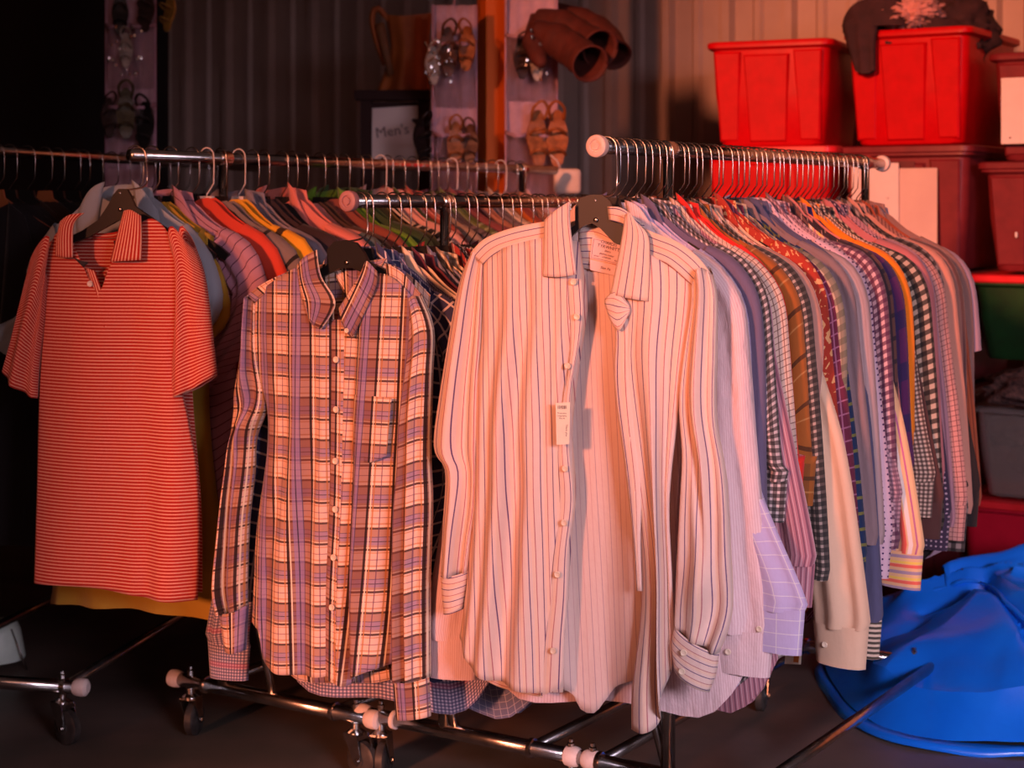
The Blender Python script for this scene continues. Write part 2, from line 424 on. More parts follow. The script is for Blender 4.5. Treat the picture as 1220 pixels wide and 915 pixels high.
rack('r4', R4, 1.9, D4, 1.264, 'chrome rack at far left loaded with dark jackets', upr=(.20, 1.6), caps=False, rails=(-.2, .2), span=(-.30, .24), rz_=.12)
# ------------------------------------------------------------------ fabrics of the three front garments
PINK = (.78, .60, .52, 1)
def shirt_stripes(ax):
    return [(ax, .0200, .26, .93, (.90, .58, .36, 1), .4), (ax, .0200, .07, .20, (.10, .04, .16, 1), .95), (ax, .0200, .06, .70, (.42, .10, .14, 1), .85)]
STR_V = fabric('striped_cotton', PINK, shirt_stripes('x'))
STR_H = fabric('striped_cotton_across', PINK, shirt_stripes('y'))
STR_D = STR_V
INNER = fabric('striped_cotton_inside', (.75, .56, .49, 1), [('x', .0200, .06, .2, (.30, .16, .26, 1), .6), ('x', .0200, .05, .7, (.5, .2, .22, 1), .5)])
def plaid_st(a, p=.080, k=1.0):
    B = (.01, .005, .006, 1); Wh = (.95, .80, .58, 1)
    return [(a, p, .56, .0, (.17, .045, .03, 1), .64*k), (a, p, .20, .86, (.30, .26, .55, 1), .5*k), (a, p, .05, .0, B, .9*k), (a, p, .05, .49, B, .9*k), (a, p, .022, .79, B, .8*k),
            (a, p, .022, .94, Wh, .9*k), (a, p, .022, .42, Wh, .9*k), (a, p, .03, .37, (.50, .20, .05, 1), .8*k), (a, p, .03, .06, (.50, .20, .05, 1), .7*k), (a, p, .022, .22, (.14, .06, .12, 1), .75*k), (a, p, .02, .68, B, .6*k)]
PLAID = fabric('brown_plaid', (.84, .56, .44, 1), plaid_st('y', .074, .86)+plaid_st('x'))
POLO = fabric('red_stripe_knit', (.46, .022, .014, 1), [('y', .0066, .36, 0, (.85, .46, .34, 1), .8)])
POLO_V = fabric('red_stripe_knit_collar', (.46, .022, .014, 1), [('x', .0060, .40, 0, (.90, .52, .38, 1), .85)])
DARKTRIM = mat('dark_neck_tape', (.03, .025, .03, 1), .8)
def hero_hanger(pl, neck, barpt, poly_px, label, hookx=.0, group=None):
    """moulded black hanger traced in its own plane; barpt = where its hook crosses the bar"""
    org = pl.O.copy()
    root = empty('clothes_hanger', org, label, 'hanger', group)
    q = pl.px(poly_px); n = len(q)
    vs = [pl.at(a, .004) for a in q]+[pl.at(a, -.004) for a in q]
    fs = [tuple(reversed(range(n))), tuple(range(n, 2*n))]+[(i, (i+1) % n, (i+1) % n+n, i+n) for i in range(n)]
    mk('hanger_body', vs, fs, BLACKP, root, org, smooth=False)
    nq = pl.ray(*neck); P0 = pl.at(nq, .0); b = Vector(barpt)
    X = pl.U; top = b+Vector((0, 0, .0)); r_ = .0175
    pts = [P0+Vector((0, 0, -.03)), P0+Vector((0, 0, .004)), P0+X*((b-P0).dot(X)*.5)+Vector((0, 0, .014)), Vector((b.x, b.y, P0.z))+X*r_*.9+Vector((0, 0, .026)), b+X*r_+Vector((0, 0, -.012))]
    for a in range(0, 210, 21): pts.append(b+X*r_*math.cos(R(a))+Vector((0, 0, -.001+r_*math.sin(R(a)))))
    MB().tube(spline([tuple(p) for p in pts], 34), .0018, 8).build('hook', HOOK, root, org, smooth=True)
    bm_ = MB(); bm_.lathe([(.004, 0), (.004, .003), (.002, .004)], axis(pl.at((nq[0]+.0, nq[1]-.022), .004), pl.N), 10)
    bm_.build('rivet', HOOK, root, org, smooth=True)
    return root
def mirror(rail): return rail

# ================================================================== 1. striped shirt
pl1 = Plane(R1+Bd*.006+Vector((0, 0, 1.2415)), R(20))
pl1.O = pl1.O+Vector((.0, -.045, 0))
o1 = pl1.at((0, -.1)); sh = empty('striped_dress_shirt', o1, 'open pink dress shirt with thin navy stripes, first garment on the right rack', 'shirt')
ff = fold_fn(3, .012, 5, 3, 10, .75)
# back (seen inside the open front)
bk = patch('back_panel', pl1, [(660, 268), (690, 262), (718, 272), (745, 285), (790, 285)], [(590, 790), (640, 815), (674, 830), (684, 851), (700, 857), (713, 842), (728, 823), (757, 811), (790, 795)],
      [(660, 268), (600, 400), (575, 600), (590, 790)], [(790, 285), (812, 400), (800, 600), (790, 795)], INNER, sh, o1, 30, 44, -.030, 0, fold_fn(8, .010, 4, 3, 9, .8), uvp=1.05)
yk = patch('inner_yoke', pl1, [(684, 268), (705, 266), (740, 286), (760, 292)], [(684, 320), (710, 324), (740, 331), (762, 336)], [(684, 268), (684, 320)], [(760, 292), (762, 336)], STR_H, sh, o1, 14, 8, -.026, 0)
def quad_label(name, pl, pts, d, m_, parent, org, thick=.0008):
    q = [pl.at(pl.ray(*p), d) for p in pts]
    return mk(name, q, [(0, 1, 2, 3)], m_, parent, org, [(0, 1), (1, 1), (1, 0), (0, 0)], False, solid=thick)
LABELC = mat('woven_label', (.80, .56, .54, 1), .8); INK = mat('dark_ink', (.06, .03, .05, 1), .7)
def text_on(s_, pl, p, size, d, m_, parent, org, rot=0, w_=None, name='lettering', align='CENTER', sx=1):
    cu = bpy.data.curves.new(name, 'FONT'); cu.body = s_; cu.align_x = align; cu.align_y = 'CENTER'; cu.size = size; cu.extrude = .00015; cu.resolution_u = 2
    to = bpy.data.objects.new('tmp', cu); C.objects.link(to)
    bpy.context.view_layer.update()
    me = bpy.data.meshes.new_from_object(to.evaluated_get(bpy.context.evaluated_depsgraph_get()))
    bpy.data.objects.remove(to)
    q = pl.ray(*p) if not isinstance(p, Vector) else None
    P0 = pl.at(q, d) if q else p
    c_, s2 = math.cos(R(rot)), math.sin(R(rot))
    for v in me.vertices:
        x, y = v.co.x*sx, v.co.y; x, y = x*c_-y*s2, x*s2+y*c_
        v.co = P0+pl.U*x+Vector((0, 0, y))+pl.N*v.co.z-Vector(org)
    me.name = name; me.materials.append(m_)
    o = bpy.data.objects.new(name, me); C.objects.link(o); o.parent = parent; return o
lb = quad_label('brand_label', pl1, [(701, 283), (741, 292), (737, 317), (698, 308)], -.0225, LABELC, sh, o1)
quad_label('size_label', pl1, [(698, 310), (738, 319), (737, 331), (698, 322)], -.0225, LABELC, sh, o1)
fr_ = MB()
cs = [pl1.at(pl1.ray(*p), -.0212) for p in [(703, 285), (739, 293), (735, 315), (700, 307), (703, 285)]]
for a, b in zip(cs, cs[1:]): fr_.tube([a, b], .0003, 4)
fr_.build('label_border', INK, lb, o1)
for s_, p, z_ in [('CHARLES', (721, 290.5), .0068), ('TYRWHITT', (720.5, 295.5), .0078), ('Shirts', (719.5, 300), .0048), ('JERMYN STREET', (718.5, 304.5), .0036), ('LONDON', (718, 307.6), .0034), ('16\"/35\"', (706, 305.5), .0034), ('42cm', (730, 311.5), .0034), ]:
    text_on(s_, pl1, p, z_, -.0212, INK, lb, o1, -13)
text_on('Slim Fit', pl1, (717, 320.5), .0060, -.0212, INK, lb, o1, -13)
# fronts
fl = patch('front_panel', pl1, [(579, 313), (605, 296), (655, 283), (688, 288)], [(548, 760), (575, 795), (610, 812), (640, 820), (674, 822)],
      [(579, 313), (577, 397), (570, 470), (564, 590), (558, 680), (548, 760)], [(688, 288), (696, 340), (698, 362), (696, 387), (689, 434), (684, 476), (681, 520), (686, 586), (681, 649), (679, 708), (675, 756), (674, 822)], STR_V, sh, o1, 44, 60, .012, .022, ff, uvp=1.02, extra=lambda u, v: -.018*max(0, (u-.85)/.15)*(1-v)+.012*math.exp(-((u-.30)/.07)**2)*v-.012*math.exp(-((u-.47)/.06)**2)*v)
# hem roll
patch('hem_facing', pl1, [(545, 756), (575, 796), (612, 812), (648, 822)], [(551, 765), (560, 795), (590, 818), (645, 832)], [(545, 756), (551, 765)], [(648, 822), (645, 832)], STR_H, fl, o1, 16, 4, -.004, 0)
patch('placket', pl1, [(679, 330), (697, 332)], [(646, 826), (674, 822)], [(679, 330), (682, 430), (668, 520), (669, 590), (660, 680), (650, 770), (646, 826)], [(697, 332), (700, 362), (698, 387), (690, 434), (685, 476), (682, 520), (688, 586), (682, 649), (680, 708), (677, 756), (675, 815)], STR_V, fl, o1, 6, 50, .019, .004, lambda u, v: .004*math.sin(v*30)*(1-v), uvk=(1, 1, .007, 0))
for p in [(690, 335), (694, 376), (683, 434), (680, 555), (679, 619), (671, 680), (666, 770)]: button(pl1, p, .030, fl, o1)
fr2 = patch('front_panel', pl1, [(734, 345), (765, 300), (800, 315), (828, 337)], [(755, 866), (775, 867), (789, 855), (800, 800), (806, 782)],
      [(734, 345), (741, 397), (737, 460), (750, 552), (764, 650), (766, 720), (756, 814), (755, 866)], [(828, 337), (826, 370), (812, 480), (800, 590), (802, 680), (806, 782)], STR_V, sh, o1, 36, 60, .010, .022, fold_fn(12, .010, 5, 3, 8, .6),
      extra=lambda u, v: .016*math.exp(-((u-.62)/.09)**2)*min(1, v*1.5)-.02*math.exp(-((u-.80)/.07)**2)*v)
patch('placket', pl1, [(735, 372), (757, 372)], [(757, 700), (768, 700)], [(735, 372), (738, 400), (737, 460), (749, 552), (759, 640), (763, 700)], [(757, 380), (758, 420), (762, 500), (769, 580), (768, 640), (770, 700)], STR_V, fr2, o1, 6, 36, .024, .003, uvk=(1, 1, .004, 0))
MBh = MB()
for p in [(748, 436), (756, 524), (762, 588)]:
    q = pl1.at(pl1.ray(*p), .026); MBh.tube([q-Vector((0, 0, .008)), q+Vector((0, 0, .008))], .0011, 5)
MBh.build('buttonhole', mat('buttonhole_thread', (.85, .75, .68, 1), .8), fr2, o1, smooth=True)
patch('folded_placket', pl1, [(733, 350), (745, 345), (757, 362)], [(734, 380), (746, 392), (757, 372)], [(733, 350), (727, 357), (731, 372), (734, 380)], [(757, 362), (758, 368), (757, 372)], STR_H, fr2, o1, 10, 8, .034, .008)
# yokes
patch('yoke', pl1, [(564, 302), (584, 284), (618, 271), (657, 263)], [(579, 315), (605, 297), (655, 284)], [(564, 302), (579, 315)], [(657, 263), (655, 284)], STR_H, sh, o1, 24, 8, .016, .012, uvk=(1, 1, 0, .006))
patch('yoke', pl1, [(763, 268), (784, 277), (813, 288), (836, 306), (850, 326)], [(768, 303), (800, 314), (828, 340)], [(763, 268), (768, 303)], [(850, 326), (828, 340)], STR_H, sh, o1, 24, 10, .014, .014, uvk=(1, 1, 0, .006))
# collar: stand + two leaves
patch('collar_stand', pl1, [(686, 241), (705, 250), (740, 262), (763, 266)], [(684, 268), (706, 267), (738, 288), (764, 292)], [(686, 241), (684, 268)], [(763, 266), (764, 292)], STR_H, sh, o1, 16, 6, -.022, -.004)
patch('collar', pl1, [(657, 262), (672, 250), (687, 240)], [(655, 328), (675, 329), (695, 326)], [(657, 262), (656, 300), (655, 328)], [(687, 240), (688, 270), (695, 326)], STR_V, sh, o1, 14, 16, .036, .006, uvk=(1, 1, .004, 0), thick=.0022)
patch('collar', pl1, [(728, 246), (745, 247), (764, 262)], [(735, 349), (758, 354), (780, 358)], [(752, 256), (748, 285), (735, 349)], [(764, 262), (780, 280), (782, 310), (780, 358)], STR_V, sh, o1, 14, 18, .038, .006, uvk=(1, 1, .002, 0), thick=.0022)
patch('collar', pl1, [(726, 246), (745, 248), (766, 264)], [(728, 262), (748, 268), (757, 282)], [(726, 246), (728, 262)], [(766, 264), (757, 282)], STR_H, sh, o1, 10, 6, .012, .008, thick=.002)
# sleeves
sl = patch('sleeve', pl1, [(562, 302), (570, 300), (580, 312)], [(525, 684), (541, 685), (558, 681)], [(562, 302), (550, 329), (539, 376), (522, 476), (516, 520), (518, 541), (530, 562), (527, 625), (525, 684)], [(580, 312), (577, 400), (573, 460), (572, 540), (570, 600), (563, 644), (558, 681)], STR_V, sh, o1, 22, 50, -.004, 0,
      fold_fn(31, .010, 4, 2, 6, .3), tube=.022, uvk=(1, 1, 0, 0), extra=lambda u, v: -.012*math.exp(-((u-.45)/.12)**2)*math.exp(-((v-.68)/.1)**2))
patch('cuff', pl1, [(524, 682), (541, 684), (559, 680)], [(529, 731), (540, 729), (551, 726)], [(524, 682), (529, 731)], [(559, 680), (551, 726)], STR_H, sl, o1, 14, 10, -.002, 0, None, tube=.019)
sr = patch('sleeve', pl1, [(828, 340), (840, 318), (851, 327)], [(806, 744), (828, 757), (860, 775)], [(828, 340), (826, 370), (815, 440), (812, 486), (815, 540), (812, 600), (808, 680), (806, 744)], [(851, 327), (857, 355), (857, 420), (857, 499), (868, 565), (873, 644), (875, 725), (860, 775)], STR_V, sh, o1, 24, 54, .012, 0,
      fold_fn(37, .008, 4, 2, 6, .3), tube=.026, uvk=(1.1, 1, .003, 0), extra=lambda u, v: -.020*math.exp(-((u-.15-.5*v)/.08)**2)*math.exp(-((v-.55)/.25)**2)+.01*math.sin((u*2+v*7)*3)*math.exp(-((v-.9)/.15)**2))
cf = patch('cuff', pl1, [(807, 742), (828, 757), (860, 775)], [(806, 792), (822, 806), (848, 821)], [(807, 742), (803, 765), (806, 792)], [(860, 775), (856, 800), (848, 821)], STR_H, sr, o1, 16, 10, .016, 0, None, tube=.021)
for p in [(822, 770), (820, 792)]: button(pl1, p, .041, cf, o1)
# price tag hanging on a thread
tg = MB(); q = [pl1.at(pl1.ray(*p), .052) for p in [(674, 476), (691, 475), (690, 524), (675, 525)]]
PAPER = mottled('tag_paper', (.85, .78, .62, 1), (.80, .72, .58, 1), 60, .8)
tago = empty('price_tag', o1, 'small cream price tag dangling from a button of the striped shirt', 'tag')
mk('tag_card', q, [(0, 1, 2, 3)], PAPER, tago, o1, smooth=False, solid=.0006)
MB().tube([pl1.at(pl1.ray(683, 434), .036), pl1.at(pl1.ray(684, 455), .045), pl1.at(pl1.ray(683, 478), .0525)], .0005, 5).build('tag_thread', WHITEP, tago, o1)
bc = MB(); rb = random.Random(4); x = 676.5
while x < 687:
    w_ = rb.choice([.4, .6, 1.0]); a = [pl1.at(pl1.ray(*p), .0527) for p in [(x, 479), (x+w_, 479), (x+w_, 483), (x, 483)]]; bc.add(a, [(0, 1, 2, 3)]); x += w_+rb.choice([.4, .6])
bc.build('barcode', INK, tago, o1)
for i_, yy in enumerate((488, 491, 494)):
    text_on(['Dress shirt', 'Long sleeve', 'Men M'][i_], pl1, (681.5, yy), .0034, .0527, INK, tago, o1)
text_on('Thank you', pl1, (687, 508), .0045, .0527, INK, tago, o1, -90)
hero_hanger(pl1, (711, 246), R1+Bd*.022+Vector((.005, 0, 1.2415)), [(686, 268), (686, 246), (692, 236), (704, 232), (718, 232), (728, 240), (729, 252), (733, 262), (745, 272), (764, 277), (782, 288), (776, 298), (750, 296), (732, 289), (716, 272), (706, 266), (694, 270), (680, 283), (668, 290), (664, 284)], 'black moulded hanger filling the open collar of the striped dress shirt')
# ================================================================== 2. plaid shirt
pl2 = Plane(R2+Bd*.01+Vector((0, -.03, 1.151)), R(27))
o2 = pl2.at((0, -.1)); sh = empty('plaid_button_shirt', o2, 'buttoned brown, cream and lilac plaid shirt, first garment on the middle rack', 'shirt')
fl = patch('front_panel', pl2, [(309, 356), (330, 338), (372, 318), (395, 350), (408, 375)], [(302, 738), (319, 748), (323, 782), (345, 797), (375, 802), (400, 803)], [(309, 356), (306, 402), (314, 450), (323, 490), (322, 540), (309, 630), (305, 692), (302, 738)],
      [(408, 375), (409, 450), (405, 600), (401, 700), (400, 803)], PLAID, sh, o2, 40, 60, .010, .022, fold_fn(41, .011, 5, 3, 8, .7), uvk=(1, 1, .03, .02), uvp=1.0)
fr2 = patch('front_panel', pl2, [(408, 375), (425, 350), (462, 325), (490, 343), (501, 366)], [(400, 803), (418, 815), (430, 803), (450, 795), (476, 788)], [(408, 375), (409, 450), (405, 600), (401, 700), (400, 803)],
      [(501, 366), (493, 433), (484, 500), (482, 560), (477, 615), (473, 692), (476, 788)], PLAID, sh, o2, 34, 60, .008, .022, fold_fn(43, .013, 5, 3, 8, .8), uvk=(1, 1, .03, .02), uvp=.93)
pk = patch('placket', pl2, [(401, 380), (418, 380)], [(392, 804), (412, 814)], [(401, 380), (401, 450), (399, 600), (394, 700), (392, 804)], [(418, 380), (418, 450), (416, 600), (412, 700), (412, 814)], PLAID, sh, o2, 6, 50, .0175, .004, fold_fn(47, .003, 3, 1, 3, .5), uvk=(1, 1, .045, .02))
for p in [(410, 427), (410, 486), (409, 547), (409, 604), (407, 661), (405, 720)]: button(pl2, p, .026, pk, o2, .0058)
patch('pocket', pl2, [(434, 468), (460, 470), (478, 472)], [(432, 540), (452, 548), (472, 540)], [(434, 468), (432, 540)], [(478, 472), (472, 540)], PLAID, sh, o2, 10, 12, .033, .003, uvk=(1, 1, .03, .02), uvp=.93)
patch('yoke', pl2, [(298, 353), (326, 335), (372, 314)], [(309, 360), (332, 345), (374, 326)], [(298, 353), (309, 360)], [(372, 314), (374, 326)], PLAID, sh, o2, 20, 6, .014, .010)
patch('yoke', pl2, [(462, 313), (485, 325), (505, 350)], [(464, 332), (482, 340), (500, 366)], [(462, 313), (464, 332)], [(505, 350), (500, 366)], PLAID, sh, o2, 20, 6, .008, .006)
patch('back_panel', pl2, [(305, 350), (350, 322), (410, 312), (465, 318), (505, 352)], [(318, 790), (360, 815), (420, 818), (480, 806), (490, 780)], [(305, 350), (315, 500), (310, 680), (318, 790)], [(505, 352), (488, 500), (482, 680), (490, 780)], PLAID, sh, o2, 30, 30, -.022, 0, fold_fn(49, .008, 4, 3, 8, .8))
patch('collar_stand', pl2, [(388, 300), (415, 312), (440, 310), (455, 308)], [(396, 335), (412, 362), (430, 350), (444, 325)], [(388, 300), (396, 335)], [(455, 308), (444, 325)], PLAID, sh, o2, 12, 8, -.016, -.004, uvk=(1, 1, .03, .03))
patch('collar', pl2, [(367, 316), (378, 305), (391, 297)], [(380, 376), (388, 386), (396, 391)], [(367, 316), (371, 346), (380, 376)], [(391, 297), (396, 328), (413, 360), (396, 391)], PLAID, sh, o2, 14, 16, .036, .005, uvk=(1, 1, .02, .05), thick=.0022)
patch('collar', pl2, [(447, 318), (452, 310), (463, 322)], [(417, 366), (424, 385), (433, 402)], [(447, 318), (432, 343), (417, 366)], [(463, 322), (460, 345), (433, 402)], PLAID, sh, o2, 14, 16, .038, .005, uvk=(1, 1, .09, .05), thick=.0022)
button(pl2, (429, 392), .043, sh, o2, .0045)
sl = patch('sleeve', pl2, [(298, 353), (303, 352), (310, 362)], [(266, 730), (280, 728), (296, 722)], [(298, 353), (289, 410), (278, 503), (268, 577), (263, 640), (259, 700), (266, 730)], [(310, 362), (311, 410), (318, 470), (318, 490), (306, 520), (304, 562), (298, 618), (296, 680), (296, 722)], PLAID, sh, o2, 22, 50, .004, 0,
      fold_fn(51, .010, 4, 2, 6, .3), tube=.022, uvk=(1.15, 1, .02, .06), extra=lambda u, v: .010*math.sin(u*5+v*26)*math.exp(-((v-.35)/.12)**2)-.014*math.exp(-((u-.35)/.1)**2)*(v > .4))
patch('cuff', pl2, [(264, 728), (280, 728), (298, 720)], [(272, 772), (283, 776), (294, 774)], [(264, 728), (272, 772)], [(298, 720), (294, 774)], PLAID, sl, o2, 12, 10, .006, 0, None, tube=.018, uvk=(1, 1, 0, .03))
sr = patch('sleeve', pl2, [(500, 366), (503, 352), (508, 352)], [(476, 806), (498, 806), (519, 803)], [(500, 366), (493, 433), (484, 500), (481, 560), (476, 615), (475, 722), (476, 806)], [(508, 352), (523, 391), (522, 447), (520, 540), (522, 600), (519, 692), (519, 803)], PLAID, sh, o2, 22, 54, .020, 0,
      fold_fn(53, .008, 4, 2, 6, .3), tube=.022, uvk=(1.1, 1, .05, .03))
patch('cuff', pl2, [(476, 806), (498, 807), (519, 803)], [(480, 852), (500, 851), (521, 849)], [(476, 806), (480, 852)], [(519, 803), (521, 849)], PLAID, sr, o2, 12, 10, .022, 0, None, tube=.019, uvk=(1, 1, .03, .05))
hero_hanger(pl2, (415, 298), R2+Bd*.03+Vector((0, 0, 1.151)), [(391, 316), (391, 297), (399, 288), (412, 286), (425, 289), (434, 300), (440, 312), (462, 322), (482, 332), (480, 340), (455, 334), (436, 326), (420, 319), (405, 320), (385, 330), (350, 344), (346, 338), (375, 325)], 'black moulded hanger inside the collar of the brown plaid shirt')
# ================================================================== 3. polo
pl3 = Plane(R3+Bd*.0+Vector((0, -.05, 1.2435)), R(16))
o3 = pl3.at((0, -.1)); sh = empty('striped_polo_shirt', o3, 'red polo shirt with fine pale stripes and open collar, first garment on left rack', 'polo shirt')
patch('back_panel', pl3, [(60, 300), (100, 282), (150, 280), (185, 275), (225, 300)], [(45, 690), (110, 696), (200, 706), (236, 708)], [(60, 300), (55, 450), (47, 600), (45, 690)], [(225, 300), (222, 450), (234, 600), (236, 708)], POLO, sh, o3, 26, 34, -.022, 0, fold_fn(61, .006, 4, 3, 7, .8), uvp=1)
fp = patch('front_panel', pl3, [(56, 316), (70, 282), (85, 275), (104, 306), (128, 346), (144, 312), (180, 262), (205, 275), (217, 314)], [(45, 693), (110, 696), (200, 711), (237, 714)], [(56, 316), (54, 380), (48, 470), (46, 600), (45, 693)], [(217, 314), (218, 380), (216, 440), (228, 500), (238, 560), (240, 640), (237, 714)], POLO, sh, o3, 60, 60, .008, .026,
      fold_fn(63, .009, 5, 2, 6, .75), uvp=1, extra=lambda u, v: .014*math.exp(-((u-.88)/.10)**2)*v-.012*math.exp(-((u-.72)/.06)**2)*v)
patch('placket', pl3, [(113, 318), (124, 322)], [(124, 388), (140, 388)], [(113, 318), (122, 350), (125, 388)], [(124, 322), (134, 352), (140, 388)], POLO_V, fp, o3, 6, 12, .034, .003)
button(pl3, (120, 337), .040, fp, o3, .006, WHITEP)
cr = MB(); q0 = pl3.at(pl3.ray(220, 685), .030)
for a in range(6):
    t_ = a*math.pi/3; cr.tube([q0+pl3.U*.006*math.cos(t_)+Vector((0, 0, .006*math.sin(t_))), q0-pl3.U*.006*math.cos(t_)*.2+Vector((0, 0, -.003+.009*math.sin(t_+1)))], .0007, 5)
cr.build('embroidered_emblem', mat('dark_red_thread', (.25, .02, .02, 1), .8), fp, o3)
patch('neck_tape', pl3, [(98, 306), (107, 310)], [(110, 318), (116, 312)], [(98, 306), (110, 318)], [(107, 310), (116, 312)], DARKTRIM, fp, o3, 4, 4, .034)
quad_label('neck_label', pl3, [(130, 287), (150, 284), (149, 308), (134, 312)], -.018, mat('navy_label', (.012, .012, .03, 1), .8), sh, o3)
patch('collar', pl3, [(84, 264), (97, 256), (113, 254)], [(79, 304), (90, 306), (100, 306)], [(84, 264), (80, 284), (79, 304)], [(113, 254), (101, 268), (100, 306)], POLO_V, sh, o3, 12, 14, .040, .006, thick=.002)
patch('collar', pl3, [(160, 251), (170, 250), (181, 257)], [(144, 311), (162, 310), (181, 309)], [(160, 251), (154, 272), (144, 311)], [(181, 257), (182, 280), (181, 309)], POLO_V, sh, o3, 12, 14, .042, .006, thick=.002)
patch('collar_stand', pl3, [(105, 278), (130, 277), (155, 268)], [(106, 284), (130, 284), (153, 276)], [(105, 278), (106, 284)], [(155, 268), (153, 276)], POLO, sh, o3, 10, 4, -.014, -.004)
for nm, T_, B_, L_, R_, s_, d_ in (('sleeve', [(40, 312), (55, 290), (70, 282), (60, 330)], [(7, 440), (28, 460), (48, 474)], [(40, 312), (31, 347), (18, 400), (7, 440)], [(60, 330), (56, 380), (50, 430), (48, 474)], 65, .010),
                           ('sleeve', [(210, 300), (212, 270), (222, 276), (236, 295)], [(205, 475), (235, 463), (263, 446)], [(210, 300), (216, 330), (212, 400), (205, 475)], [(236, 295), (249, 334), (258, 400), (263, 446)], 67, .014)):
    patch(nm, pl3, T_, B_, L_, R_, POLO, sh, o3, 18, 28, d_, 0, fold_fn(s_, .006, 4, 2, 5, .5), tube=.022)
hero_hanger(pl3, (145, 236), R3+Bd*.022+Vector((0, 0, 1.2435)), [(118, 262), (130, 244), (136, 232), (142, 225), (152, 225), (157, 234), (162, 246), (185, 262), (205, 276), (202, 284), (175, 277), (155, 268), (143, 262), (125, 272), (105, 283), (80, 292), (76, 286), (100, 274)], 'black hanger standing up in the neck of the red striped polo')

